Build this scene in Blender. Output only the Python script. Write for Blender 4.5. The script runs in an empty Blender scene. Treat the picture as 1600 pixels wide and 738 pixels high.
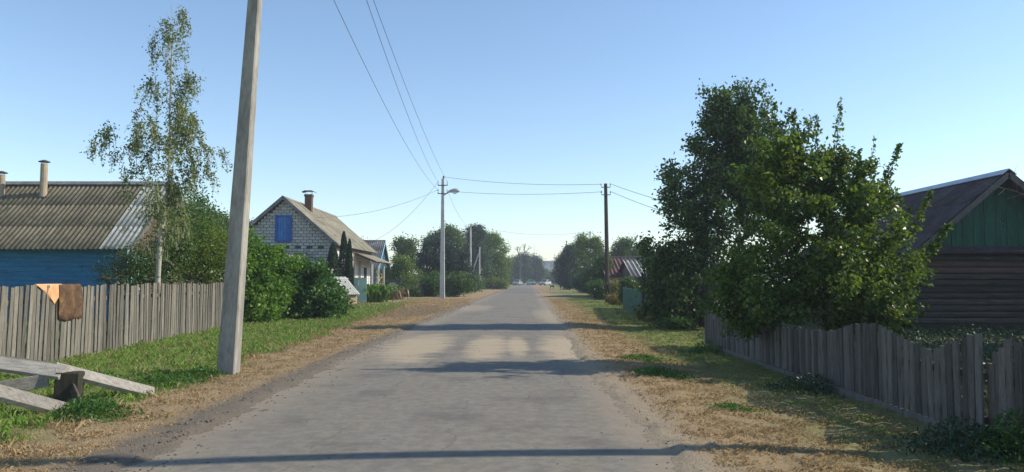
import bpy, math, random
import numpy as np
from mathutils import Vector, Matrix, Euler
R = math.radians
rng = np.random.default_rng(7)
random.seed(7)
S = bpy.context.scene
COL = S.collection

# ------------------------------------------------------------------ camera, sky, sun, exposure
F = 1200.0                       # focal length in pixels of the 1600 px wide photograph
CAM_H = 1.5
PITCH = R(3.25)
cam_d = bpy.data.cameras.new('camera'); cam = bpy.data.objects.new('camera', cam_d); COL.objects.link(cam)
cam.location = (0, 0, CAM_H); cam.rotation_euler = (R(90) + PITCH, 0, 0)
cam_d.sensor_width = 36; cam_d.lens = 36 * F / 1600; cam_d.clip_end = 3000; cam_d.clip_start = 0.05
S.camera = cam
S.render.resolution_x = 1024; S.render.resolution_y = 472

SUN_EL = R(33); SUN_DX, SUN_DY = math.cos(R(5.5)), math.sin(R(5.5))      # sun stands to the right, a little ahead
W = bpy.data.worlds.new('World'); S.world = W; W.use_nodes = True
wn = W.node_tree.nodes; wl = W.node_tree.links
bg = wn['Background']
sky = wn.new('ShaderNodeTexSky'); sky.sky_type = 'NISHITA'; sky.sun_disc = False
sky.sun_elevation = SUN_EL; sky.sun_rotation = R(90 - 5.5)
sky.air_density = 1.05; sky.dust_density = .08; sky.ozone_density = 2.6
wl.new(sky.outputs[0], bg.inputs[0]); bg.inputs[1].default_value = 0.135
sd = bpy.data.lights.new('sun', 'SUN'); sun = bpy.data.objects.new('sun', sd); COL.objects.link(sun)
sd.energy = 4.3; sd.angle = R(0.53); sd.color = (1.0, 0.90, 0.76)
sdir = Vector((math.cos(SUN_EL) * SUN_DX, math.cos(SUN_EL) * SUN_DY, math.sin(SUN_EL)))
sun.rotation_euler = sdir.to_track_quat('Z', 'Y').to_euler(); sun.location = (30, 0, 30)
S.view_settings.view_transform = 'Standard'; S.view_settings.look = 'None'
S.view_settings.gamma = 1; S.view_settings.exposure = 0.52

def at(px, py, Y):
    """point at depth Y that the photograph shows at pixel px, py"""
    x = (px - 800) / F; z = (369 - py) / F
    c, s = math.cos(PITCH), math.sin(PITCH)
    dy = c - z * s; dz = s + z * c
    t = Y / dy
    return Vector((x * t, Y, CAM_H + dz * t))
def ga(px, py):
    x = (px - 800) / F; z = (369 - py) / F
    c, s = math.cos(PITCH), math.sin(PITCH)
    dy = c - z * s; dz = s + z * c
    t = -CAM_H / dz
    return Vector((x * t, dy * t, 0))

# ------------------------------------------------------------------ materials
class NT:
    def __init__(s, name):
        s.m = bpy.data.materials.new(name); s.m.use_nodes = True
        s.t = s.m.node_tree; s.n = s.t.nodes; s.l = s.t.links
        s.p = s.n['Principled BSDF']; s.out = s.n['Material Output']
    def put(s, sock, v):
        if isinstance(v, bpy.types.NodeSocket): s.l.new(v, sock)
        elif isinstance(v, (tuple, list)) and len(v) == 3 and sock.type == 'RGBA': sock.default_value = (*v, 1)
        else: sock.default_value = v
    def math(s, op, a, b=0.0, c=None, clamp=False):
        n = s.n.new('ShaderNodeMath'); n.operation = op; n.use_clamp = clamp
        s.put(n.inputs[0], a); s.put(n.inputs[1], b)
        if c is not None: s.put(n.inputs[2], c)
        return n.outputs[0]
    def mix(s, f, a, b, mode='MIX'):
        n = s.n.new('ShaderNodeMix'); n.data_type = 'RGBA'; n.blend_type = mode
        s.put(n.inputs[0], f); s.put(n.inputs[6], a); s.put(n.inputs[7], b)
        return n.outputs[2]
    def coord(s, which='Object', scale=(1, 1, 1), rnd=False):
        n = s.n.new('ShaderNodeTexCoord'); o = n.outputs[which]
        if rnd:
            oi = s.n.new('ShaderNodeObjectInfo'); cx = s.n.new('ShaderNodeCombineXYZ')
            k = s.math('MULTIPLY', oi.outputs['Random'], 37.0)
            for i in range(3): s.l.new(k, cx.inputs[i])
            v = s.n.new('ShaderNodeVectorMath'); s.l.new(o, v.inputs[0]); s.l.new(cx.outputs[0], v.inputs[1]); o = v.outputs[0]
        mp = s.n.new('ShaderNodeMapping'); s.l.new(o, mp.inputs[0]); mp.inputs['Scale'].default_value = scale
        return mp.outputs[0]
    def noise(s, v, scale=5, detail=4, rough=.55, dist=0):
        n = s.n.new('ShaderNodeTexNoise'); s.l.new(v, n.inputs['Vector'])
        n.inputs['Scale'].default_value = scale; n.inputs['Detail'].default_value = detail
        n.inputs['Roughness'].default_value = rough; n.inputs['Distortion'].default_value = dist
        return n.outputs[0]
    def voro(s, v, scale, feature='F1', out=0):
        n = s.n.new('ShaderNodeTexVoronoi'); n.feature = feature; s.l.new(v, n.inputs['Vector']); n.inputs['Scale'].default_value = scale
        return n.outputs[out]
    def step(s, v, lo, hi, a=0.0, b=1.0):
        n = s.n.new('ShaderNodeMapRange'); n.interpolation_type = 'SMOOTHSTEP'; s.put(n.inputs[0], v)
        s.put(n.inputs[1], lo); s.put(n.inputs[2], hi); s.put(n.inputs[3], a); s.put(n.inputs[4], b)
        return n.outputs[0]
    def bump(s, h, strength=.4, dist=.01):
        n = s.n.new('ShaderNodeBump'); n.inputs['Strength'].default_value = strength; n.inputs['Distance'].default_value = dist
        s.l.new(h, n.inputs['Height']); s.l.new(n.outputs[0], s.p.inputs['Normal'])
    def fin(s, col, rough=.8, spec=.3, metal=0):
        s.put(s.p.inputs['Base Color'], col); s.put(s.p.inputs['Roughness'], rough)
        s.p.inputs['Specular IOR Level'].default_value = spec; s.p.inputs['Metallic'].default_value = metal
        return s.m

def pm(name, c1, c2, scale=4, stretch=(1, 1, 1), rough=.85, spec=.25, bump=.4, bd=.006, rnd=.0, c3=None, metal=0):
    """two tones broken up by noise, fine relief, a share of tone that differs from object to object"""
    t = NT(name); v = t.coord('Object', stretch, rnd=True)
    n1 = t.noise(v, scale, 6, .62); n2 = t.noise(v, scale * 6, 3, .6)
    f = t.step(t.math('ADD', t.math('MULTIPLY', n1, .65), t.math('MULTIPLY', n2, .35)), .36, .64)
    c = t.mix(f, c1, c2)
    if c3: c = t.mix(t.step(t.noise(v, scale * .5, 5, .7), .55, .7), c, c3)
    if rnd:
        oi = t.n.new('ShaderNodeObjectInfo')
        k = t.math('MULTIPLY_ADD', oi.outputs['Random'], 2 * rnd, 1 - rnd)
        h = t.n.new('ShaderNodeHueSaturation'); t.l.new(k, h.inputs['Value']); t.l.new(c, h.inputs['Color']); c = h.outputs[0]
    t.bump(n2, bump, bd)
    return t.fin(c, rough, spec, metal)

def leafmat(name, dark, light, third, trans=.35, rough=.45, spec=.4):
    spec = min(spec, .24)
    t = NT(name)
    a = t.n.new('ShaderNodeAttribute'); a.attribute_name = 'tint'
    v = t.coord('Object'); n = t.noise(v, .9, 3)
    c = t.mix(t.step(a.outputs['Fac'], .0, .8), dark, light)
    c = t.mix(t.math('MULTIPLY', t.step(n, .5, .68), t.step(a.outputs['Fac'], .35, 1.0)), c, third)
    t.fin(c, rough, spec)
    tr = t.n.new('ShaderNodeBsdfTranslucent'); h = t.n.new('ShaderNodeHueSaturation')
    h.inputs['Hue'].default_value = .475; h.inputs['Saturation'].default_value = 1.15; h.inputs['Value'].default_value = 1.5
    t.l.new(c, h.inputs['Color']); t.l.new(h.outputs[0], tr.inputs[0])
    mx = t.n.new('ShaderNodeMixShader'); mx.inputs[0].default_value = trans
    t.l.new(t.p.outputs[0], mx.inputs[1]); t.l.new(tr.outputs[0], mx.inputs[2]); t.l.new(mx.outputs[0], t.out.inputs[0])
    return t.m

M = {}
M['picket'] = pm('weathered_grey_wood', (.095, .088, .070), (.185, .172, .14), 3, (9, 9, 1.2), rnd=.42, c3=(.07, .068, .055))
M['picket_dark'] = pm('old_dark_wood', (.080, .073, .064), (.145, .134, .118), 3, (9, 9, 1.2), rnd=.45, c3=(.04, .038, .032))
M['bench'] = pm('bleached_board', (.19, .175, .145), (.33, .31, .265), 3, (1.2, 9, 9), rnd=.15, c3=(.12, .11, .09), bump=.8)
M['stump'] = pm('mossy_black_stump', (.022, .022, .014), (.05, .045, .03), 5, (6, 6, 1), bump=.9)
M['bench_dark'] = pm('dark_stump', (.055, .045, .035), (.10, .08, .06), 4, (6, 6, 1))
M['concrete'] = pm('pole_concrete', (.20, .19, .165), (.34, .325, .285), 3, (1.5, 1.5, .35), rough=.92, c3=(.12, .11, .09), bump=.7)
M['concrete_far'] = pm('pale_concrete', (.38, .38, .37), (.5, .5, .48), 2)
M['tarred'] = pm('tarred_wood', (.035, .028, .022), (.075, .06, .045), 3, (6, 6, 1))
M['iron'] = pm('dark_iron', (.05, .05, .055), (.09, .085, .08), 8, rough=.6, spec=.5)
M['porcelain'] = pm('glazed_porcelain', (.35, .33, .3), (.5, .48, .45), 8, rough=.25, spec=.6, bump=.05)
M['lamp'] = pm('lamp_shell', (.30, .31, .33), (.42, .43, .45), 5, rough=.35, spec=.6, bump=.05)
M['glass_lamp'] = pm('lamp_glass', (.6, .62, .62), (.7, .7, .7), 5, rough=.12, spec=.7, bump=.0)
M['wire'] = pm('wire_metal', (.09, .095, .105), (.13, .135, .15), 5, rough=.5, spec=.4)
M['blue'] = pm('blue_paint', (.008, .115, .26), (.022, .18, .36), 2.5, (.5, 3, 3), rough=.55, c3=(.008, .05, .11), bump=.25)
M['blue_bright'] = pm('bright_blue_paint', (.010, .075, .33), (.022, .12, .43), 4, rough=.5, c3=(.01, .05, .22))
M['blue_faded'] = pm('faded_blue_paint', (.02, .12, .36), (.06, .20, .46), 4, rough=.6, rnd=.2, c3=(.10, .20, .38))
M['sky_blue'] = pm('pale_blue_trim', (.18, .36, .42), (.28, .46, .52), 4, rough=.5)
M['slate'] = pm('old_asbestos_sheet', (.115, .10, .068), (.195, .175, .12), 1.6, (1, 1, .6), rough=.95, rnd=.12, c3=(.065, .07, .04))
M['slate_new'] = pm('paler_sheet', (.30, .31, .28), (.43, .44, .40), 1.6, rough=.9, rnd=.12, c3=(.16, .17, .13))
M['slate_tan'] = pm('lichen_sheet', (.155, .145, .11), (.25, .235, .18), 1.3, rough=.95, rnd=.14, c3=(.11, .11, .075))
M['slate_grey'] = pm('grey_sheet', (.11, .115, .12), (.19, .19, .19), 1.6, rough=.9, rnd=.2, c3=(.3, .29, .27))
M['silicate'] = pm('white_silicate_block', (.36, .36, .34), (.52, .51, .48), 3, rough=.9, rnd=.14, c3=(.34, .34, .32))
M['mortar'] = pm('grey_mortar', (.06, .06, .058), (.10, .10, .095), 9, rough=1)
M['redbrick'] = pm('red_brick', (.10, .06, .045), (.17, .10, .07), 5, rough=.9, rnd=.2)
M['whitepaint'] = pm('white_paint', (.50, .50, .47), (.66, .65, .62), 3, rough=.6, bump=.2, c3=(.5, .5, .47))
M['brown'] = pm('brown_trim', (.07, .05, .035), (.12, .085, .06), 4, rough=.7)
M['glass'] = pm('dark_window_glass', (.015, .025, .03), (.03, .045, .05), 2, rough=.08, spec=.7, bump=.0)
M['dark'] = pm('dark_opening', (.012, .012, .013), (.03, .028, .026), 3)
M['ochre'] = pm('yellow_ochre_paint', (.34, .22, .055), (.45, .30, .09), 3, (4, 4, .8), rough=.7)
M['teal_wall'] = pm('faded_teal_paint', (.05, .13, .14), (.09, .19, .19), 3, rough=.7)
M['gable_blue'] = pm('house_gable_blue', (.012, .075, .15), (.025, .12, .21), 3, rough=.7)
M['mint'] = pm('mint_metal_paint', (.26, .42, .36), (.36, .52, .45), 2.5, rough=.55, bump=.15, c3=(.2, .33, .28))
M['green_board'] = pm('green_gable_paint', (.012, .085, .055), (.022, .13, .085), 3, (4, 4, .8), rough=.65, rnd=.18, c3=(.01, .06, .04))
M['green_fence'] = pm('faded_green_paint', (.035, .10, .07), (.06, .15, .10), 3, (4, 4, .8), rough=.75, rnd=.2)
M['log'] = pm('dark_hewn_log', (.045, .045, .045), (.095, .085, .075), 2.5, (.6, 5, 5), rough=.85, rnd=.3, c3=(.14, .11, .09), bump=.7, bd=.015)
M['log_red'] = pm('reddish_hewn_log', (.10, .06, .05), (.16, .10, .08), 2.5, (.6, 5, 5), rough=.85, rnd=.2, bump=.7, bd=.015)
M['roof_dark'] = pm('dark_roof_felt', (.045, .04, .05), (.085, .075, .085), 2, rough=.8, rnd=.15, c3=(.03, .028, .032))
M['zinc'] = pm('zinc_ridge', (.42, .44, .47), (.6, .62, .64), 3, rough=.4, metal=.6, bump=.1)
M['roof_red'] = pm('red_roof_sheet', (.10, .03, .032), (.17, .05, .05), 2.5, rough=.6, rnd=.15)
M['tan_wall'] = pm('tan_plaster', (.27, .22, .15), (.36, .30, .21), 3, rough=.9)
M['wellwood'] = pm('tan_planks', (.26, .20, .12), (.38, .30, .19), 3, (1, 5, 5), rough=.85, rnd=.15)
M['rag'] = pm('tan_cloth', (.50, .26, .12), (.66, .38, .19), 6, rough=.95, bump=.5)
M['rug'] = pm('brown_cloth', (.055, .034, .022), (.15, .085, .045), 5, rough=.95, bump=.5, c3=(.22, .15, .045))
M['bark'] = pm('grey_brown_bark', (.06, .05, .04), (.13, .11, .09), 8, (1, 1, .3), bump=.8, bd=.02)
M['bark_dead'] = pm('dead_bark', (.035, .03, .028), (.07, .06, .055), 8, (1, 1, .3))
M['birch'] = pm('birch_bark', (.26, .25, .19), (.42, .40, .32), 3, (1, 1, 2.5), rough=.8, c3=(.05, .045, .04))
M['car_silver'] = pm('silver_car_paint', (.28, .30, .33), (.34, .36, .39), 2, rough=.3, spec=.6, bump=0, metal=.3)
M['car_white'] = pm('white_car_paint', (.30, .32, .32), (.35, .36, .36), 2, rough=.3, spec=.6, bump=0)
M['car_green'] = pm('green_car_paint', (.08, .22, .12), (.10, .26, .15), 2, rough=.3, spec=.6, bump=0)
M['rubber'] = pm('tyre_rubber', (.02, .02, .02), (.03, .03, .03), 6, rough=.9)
M['headlight'] = pm('headlight_glass', (.6, .62, .65), (.75, .75, .78), 4, rough=.1, spec=.8, bump=0)
ORANGE = leafmat('rust_flower', (.10, .07, .035), (.19, .13, .07), (.24, .16, .08), .3)
M['field_building'] = pm('far_white_wall', (.5, .52, .54), (.6, .62, .64), 1)
M['stone'] = pm('gravel_stone', (.07, .062, .05), (.19, .17, .14), 12, rough=.95)

L = {'orange_petal': ORANGE}
L['birch'] = leafmat('birch_leaf', (.06, .10, .025), (.15, .205, .055), (.26, .26, .07), .45)
L['dark'] = leafmat('pear_leaf', (.022, .058, .016), (.082, .150, .040), (.19, .24, .055), .32, .38, .5)
L['sunny'] = leafmat('apple_leaf', (.026, .070, .014), (.110, .185, .036), (.26, .30, .050), .38, .38, .5)
L['bright'] = leafmat('bright_shrub_leaf', (.035, .095, .012), (.11, .23, .032), (.22, .32, .05), .38)
L['viburnum'] = leafmat('viburnum_leaf', (.022, .075, .014), (.07, .165, .032), (.16, .26, .055), .3, .4, .45)
L['olive'] = leafmat('olive_shrub_leaf', (.055, .095, .012), (.12, .19, .025), (.22, .25, .035), .38)
L['thuja'] = leafmat('thuja_leaf', (.008, .028, .012), (.016, .050, .018), (.03, .075, .025), .1, .6, .2)
L['mid'] = leafmat('mid_tree_leaf', (.034, .080, .018), (.085, .155, .035), (.16, .22, .045), .3)
L['light'] = leafmat('pale_tree_leaf', (.055, .115, .020), (.13, .215, .040), (.23, .28, .06), .35)
L['blue'] = leafmat('blue_green_leaf', (.020, .050, .026), (.048, .092, .042), (.08, .13, .055), .2)
L['willow'] = leafmat('willow_leaf', (.014, .036, .024), (.034, .068, .036), (.065, .11, .05), .2)
L['yellow'] = leafmat('yellowing_leaf', (.12, .13, .03), (.22, .20, .05), (.32, .25, .06), .35)
L['weed'] = leafmat('weed_leaf', (.030, .085, .018), (.07, .16, .035), (.13, .2, .06), .35)

# ------------------------------------------------------------------ mesh helpers
class MB:
    def __init__(s): s.v = []; s.f = []
    def add(s, vs, fs):
        o = len(s.v); s.v += [tuple(v) for v in vs]; s.f += [tuple(i + o for i in f) for f in fs]; return s
    def box(s, c, d, rot=None):
        x, y, z = [k / 2 for k in d]; c = Vector(c)
        vs = [Vector(p) for p in ((-x,-y,-z),(x,-y,-z),(x,y,-z),(-x,y,-z),(-x,-y,z),(x,-y,z),(x,y,z),(-x,y,z))]
        if rot is not None: m = Euler(rot).to_matrix(); vs = [m @ v for v in vs]
        return s.add([v + c for v in vs], [(0,3,2,1),(4,5,6,7),(0,1,5,4),(1,2,6,5),(2,3,7,6),(3,0,4,7)])
    def bar(s, a, b, w, h, up=(0, 0, 1)):
        """rectangular bar from a to b"""
        a, b = Vector(a), Vector(b); d = (b - a).normalized(); u = Vector(up); sd_ = d.cross(u)
        if sd_.length < 1e-4: sd_ = d.cross(Vector((0, 1, 0)))
        sd_.normalize(); u = sd_.cross(d).normalized()
        vs = [p + sd_ * (i * w / 2) + u * (j * h / 2) for p in (a, b) for i, j in ((-1,-1),(1,-1),(1,1),(-1,1))]
        return s.add(vs, [(0,1,2,3),(7,6,5,4),(0,4,5,1),(1,5,6,2),(2,6,7,3),(3,7,4,0)])
    def prism(s, poly, axis, a, b):
        """polygon (list of 2D points) pushed along an axis from a to b"""
        def P(p, t):
            return {'x': (t, p[0], p[1]), 'y': (p[0], t, p[1]), 'z': (p[0], p[1], t)}[axis]
        n = len(poly)
        return s.add([P(p, a) for p in poly] + [P(p, b) for p in poly],
                     [tuple(range(n - 1, -1, -1)), tuple(range(n, 2 * n))] + [(i, (i + 1) % n, (i + 1) % n + n, i + n) for i in range(n)])
    def tube(s, pts, rad, n=6, caps=True):
        pts = [Vector(p) for p in pts]
        if not hasattr(rad, '__len__'): rad = [rad] * len(pts)
        vs = []; ref = Vector((.3, .2, 1)).normalized()
        for i, p in enumerate(pts):
            d = (pts[min(i + 1, len(pts) - 1)] - pts[max(i - 1, 0)])
            if d.length < 1e-7: d = Vector((0, 0, 1))
            d.normalize(); r0 = ref if abs(d.dot(ref)) < .95 else Vector((1, 0, 0))
            a = d.cross(r0).normalized(); b = d.cross(a)
            vs += [p + (a * math.cos(t) + b * math.sin(t)) * rad[i] for t in (2 * math.pi * k / n for k in range(n))]
        fs = []
        for i in range(len(pts) - 1):
            for k in range(n):
                fs.append((i*n + k, i*n + (k+1) % n, (i+1)*n + (k+1) % n, (i+1)*n + k))
        if caps: fs += [tuple(range(n - 1, -1, -1)), tuple(range((len(pts)-1)*n, len(pts)*n))]
        return s.add(vs, fs)
    def lathe(s, prof, c=(0, 0, 0), n=12):
        vs = [(c[0] + r * math.cos(2*math.pi*k/n), c[1] + r * math.sin(2*math.pi*k/n), c[2] + z) for r, z in prof for k in range(n)]
        fs = [(i*n+k, i*n+(k+1) % n, (i+1)*n+(k+1) % n, (i+1)*n+k) for i in range(len(prof)-1) for k in range(n)]
        fs += [tuple(range(n-1, -1, -1)), tuple(range((len(prof)-1)*n, len(prof)*n))]
        return s.add(vs, fs)
    def mesh(s, name, mat, smooth=False):
        me = bpy.data.meshes.new(name); me.from_pydata(s.v, [], s.f); me.update()
        if mat: me.materials.append(mat)
        if smooth: me.polygons.foreach_set('use_smooth', [True] * len(me.polygons))
        return me

def link(name, me, parent=None, loc=(0, 0, 0), rot=(0, 0, 0), scale=(1, 1, 1), label=None, kind=None):
    o = bpy.data.objects.new(name, me); COL.objects.link(o)
    o.location = loc; o.rotation_euler = rot; o.scale = scale
    if parent is not None: o.parent = parent
    if label: o['label'] = label
    if kind: o['kind'] = kind
    return o
def part(name, mb, mat, parent, smooth=False, bevel=0, **k):
    me = mb.mesh(name, mat, smooth)
    o = link(name, me, parent, **k)
    if bevel:
        m = o.modifiers.new('bevel', 'BEVEL'); m.width = bevel; m.segments = 1; m.limit_method = 'ANGLE'
    return o
def thing(name, label, cat, loc=(0, 0, 0), rz=0, group=None, rot=None):
    o = bpy.data.objects.new(name, None); COL.objects.link(o); o.empty_display_size = .2
    o.location = loc; o.rotation_euler = rot if rot else (0, 0, rz)
    return tag(o, label, cat, group)
def tag(o, label, cat, group=None):
    o['label'] = label; o['category'] = cat
    if group: o['group'] = group
    return o
def setting(name, me, kind='structure'):
    return link(name, me, kind=kind)

def npmesh(name, verts, quads, mat, attr=None):
    """big mesh straight from arrays; attr is one number per vertex"""
    me = bpy.data.meshes.new(name); k = quads.shape[1]
    me.vertices.add(len(verts)); me.vertices.foreach_set('co', verts.astype(np.float32).ravel())
    me.loops.add(quads.size); me.loops.foreach_set('vertex_index', quads.astype(np.int32).ravel())
    me.polygons.add(len(quads)); me.polygons.foreach_set('loop_start', np.arange(0, quads.size, k, dtype=np.int32))
    me.update(calc_edges=True)
    if attr is not None:
        a = me.attributes.new('tint', 'FLOAT', 'POINT'); a.data.foreach_set('value', attr.astype(np.float32))
    me.materials.append(mat)
    return me

def unit(v): return v / np.maximum(np.linalg.norm(v, axis=1, keepdims=True), 1e-9)
def leaves(pos, size, droop=.3, out=None, aspect=.62, spread=.45):
    """one small folded leaf at each position"""
    n = len(pos)
    d = rng.normal(size=(n, 3)); d[:, 2] -= droop
    if out is not None: d += out * .8
    d = unit(d); s = unit(np.cross(d, rng.normal(size=(n, 3))))
    up = np.cross(s, d)
    L_ = size * rng.uniform(.65, 1.3, (n, 1)); w = L_ * aspect / 2
    a = pos - d * L_ * .5; b = pos + d * L_ * .5; m = pos + d * L_ * .02
    fold = up * w * spread
    v = np.stack([a, m + s * w + fold, b, m - s * w + fold], 1).reshape(-1, 3)
    q = np.arange(n * 4).reshape(-1, 4)
    t = np.repeat(np.clip(rng.normal(.45, .25, n), 0, 1), 4)
    return v, q, t

def sample_env(env, n, surf=.5):
    """n points in a union of ellipsoids (x, y, z, rx, ry, rz, weight)"""
    w = np.array([e[6] for e in env], float); w /= w.sum()
    idx = rng.choice(len(env), n, p=w); E = np.array([e[:6] for e in env])[idx]
    d = unit(rng.normal(size=(n, 3))); r = rng.random((n, 1)) ** surf
    return E[:, :3] + d * r * E[:, 3:6]

def grow(root, trunk, tips, step=.35, rise=.12):
    """join every tip to the nearest part of the skeleton; returns paths of node ids, node positions, radii share"""
    nodes = [np.array(p, float) for p in trunk]; par = [-1] + list(range(len(trunk) - 1))
    P = np.array(nodes)
    order = np.argsort(np.linalg.norm(tips - np.array(root), axis=1))
    paths = [list(range(len(trunk)))]
    base = np.array(root)
    cap = len(nodes) + 40 * len(tips); buf = np.zeros((cap, 3)); buf[:len(nodes)] = P; cnt = len(nodes)
    for i in order:
        t = tips[i]; Q = buf[:cnt]
        dv = t - Q; dist = np.linalg.norm(dv, axis=1)
        cost = dist + np.maximum(Q[:, 2] - t[2] + .35 * dist, 0) * 1.2
        j = int(np.argmin(cost)); L_ = dist[j]
        k = max(2, min(30, int(L_ / step)))
        ids = [j]
        for m in range(1, k + 1):
            f = m / k
            p = Q[j] * (1 - f) + t * f
            p = p + np.array([0, 0, rise * L_ * math.sin(f * math.pi)]) + (rng.normal(size=3) * .05 * L_ / k * 2 if m < k else 0)
            buf[cnt] = p; par.append(ids[-1]); ids.append(cnt); cnt += 1
        paths.append(ids)
    w = np.zeros(cnt)
    for ids in paths[1:]: w[ids[-1]] += 1
    for i in range(cnt - 1, 0, -1):
        if par[i] >= 0: w[par[i]] += w[i]
    return buf[:cnt], paths, w

def wood_mesh(buf, paths, w, r_tip, r_max, mat, name='trunk'):
    wm = max(w.max(), 1); mb = MB()
    for n, ids in enumerate(paths):
        r = [min(r_max, r_tip + (r_max - r_tip) * (max(w[i], 1) / wm) ** .5 - (r_max - r_tip) * (1 / wm) ** .5 * .8) for i in ids]
        r[0] = min(r[0], r[1] * 1.15)
        if n: r = [a * (mat if mat is not None else 1) for a in r]
        if n == 0: r = [a * (1.25 if k == 0 else 1) for k, a in enumerate(r)]
        mb.tube([buf[i] for i in ids], [max(a, r_tip) for a in r], 8 if n == 0 else (5 if r[1] > .02 else 3), caps=False)
    return mb

def tree(name, label, cat, base, env, tips=150, per=60, leaf=.06, r_tip=.006, r_max=.12, lm='mid', bark='bark', group=None,
         trunk=None, stems=1, spread=.22, back=.5, shoots=(), surf=.5, droop=.3, step=.35, rise=.12, clump=0, side=1.0, hang=0, aspect=.62, trunk_top=.8, cmin=None):
    """tree or shrub: skeleton grown into the crown's outline, leaves set round its twigs"""
    base = Vector(base); b = np.array(base)
    E = [(e[0] - b[0], e[1] - b[1], e[2] - b[2], *e[3:]) for e in env]
    T = sample_env(E, tips, surf)
    if clump:
        C = sample_env(E, clump, surf); T = C[rng.integers(0, clump, tips)] + rng.normal(size=(tips, 3)) * np.array([E[0][3], E[0][4], E[0][5]]) * .16
    T[:, 2] = np.maximum(T[:, 2], .12 if cmin is None else cmin)
    top = max(e[2] + e[5] for e in E)
    cx = sum(e[0] for e in E) / len(E); cy = sum(e[1] for e in E) / len(E)
    if trunk is None:
        h = top * trunk_top if stems == 1 else top * .12
        k = max(3, int(h / .5)) if stems == 1 else 3
        trunk = [(cx * (i / k) ** 1.5 + (rng.normal() * .02 * h if 0 < i < k else 0), cy * (i / k) ** 1.5 + (rng.normal() * .02 * h if 0 < i < k else 0), h * i / k) for i in range(k + 1)]
    else: trunk = [tuple(np.array(p) - b) for p in trunk]
    buf, paths, w = grow((0, 0, 0), trunk, T, step, rise)
    o = thing(name, label, cat, base, group=group)
    mb = wood_mesh(buf, paths, w, r_tip, r_max, side)
    # leaf sites along the outer part of each path
    site = []
    for ids in paths[1:]:
        pts = buf[ids]; m = max(1, int(len(ids) * back))
        a = pts[-m - 1:]
        f = rng.random(per) * (len(a) - 1); i = np.minimum(f.astype(int), len(a) - 2); f = (f - i)[:, None]
        site.append(a[i] * (1 - f) + a[i + 1] * f + rng.normal(size=(per, 3)) * spread * np.array([1, 1, .8]))
    if hang:
        for ids in paths[1:]:
            for _ in range(2):
                a0 = buf[ids[max(0, len(ids) - 1 - random.randrange(max(2, len(ids) // 2)))]]; l_ = random.uniform(.4, 1) * hang
                dr = np.array([random.gauss(0, .18), random.gauss(0, .18), -1.0]); out = np.array([a0[0] - cx, a0[1] - cy, 0]); out = out / (np.linalg.norm(out) + .1)
                f = np.linspace(0, 1, 5)[:, None]; q = a0 + out * .28 * l_ * np.sin(f * 1.6) + dr * l_ * f ** 1.5
                mb.tube(q, [r_tip * .9] * 5, 3, caps=False)
                m_ = int(per * 1.1 * l_ / hang); ff = rng.random(m_) * 3.99; i = ff.astype(int); g = (ff - i)[:, None]
                site.append(q[i] * (1 - g) + q[i + 1] * g + rng.normal(size=(m_, 3)) * .045)
        site = [x_[rng.random(len(x_)) < .55] if k_ < len(paths) - 1 else x_ for k_, x_ in enumerate(site)]
    for sh in shoots:
        pts = np.array([np.array(p) - b for p in sh['p']]); n = sh.get('n', 300)
        q = [pts[0]]
        for i in range(len(pts) - 1):
            for f in (.25, .5, .75, 1): q.append(pts[i] * (1 - f) + pts[i + 1] * f + rng.normal(size=3) * .02)
        q = np.array(q); r0 = sh.get('r', .022)
        mb.tube(q, np.linspace(r0, r_tip * .7, len(q)), 4, caps=False)
        f = (rng.random(n) ** .8) * (len(q) - 1.01) * (1 - sh.get('from', .25)) + sh.get('from', .25) * (len(q) - 1.01)
        i = f.astype(int); g = (f - i)[:, None]
        taper = (1.15 - f / len(q))[:, None]
        site.append(q[i] * (1 - g) + q[i + 1] * g + rng.normal(size=(n, 3)) * sh.get('s', .12) * taper)
    part('trunk' if stems == 1 else 'stem', mb, M[bark], o, smooth=True)
    P = np.concatenate(site); P = P[P[:, 2] > .03]
    v, q, t = leaves(P, leaf, droop, unit(P - np.array([cx, cy, top * .4])), aspect)
    link('crown' if stems == 1 else 'foliage', npmesh('crown', v, q, L[lm], t), o)
    return o

# ------------------------------------------------------------------ road line
def cx_road(y): return -.95 + .0215 * max(y - 15, 0) + .11 * min(max((11 - y) / 5, 0), 1)
def half(y): return 2.16 + .21 * min(max((y - 12) / 15, 0), 1)

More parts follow.
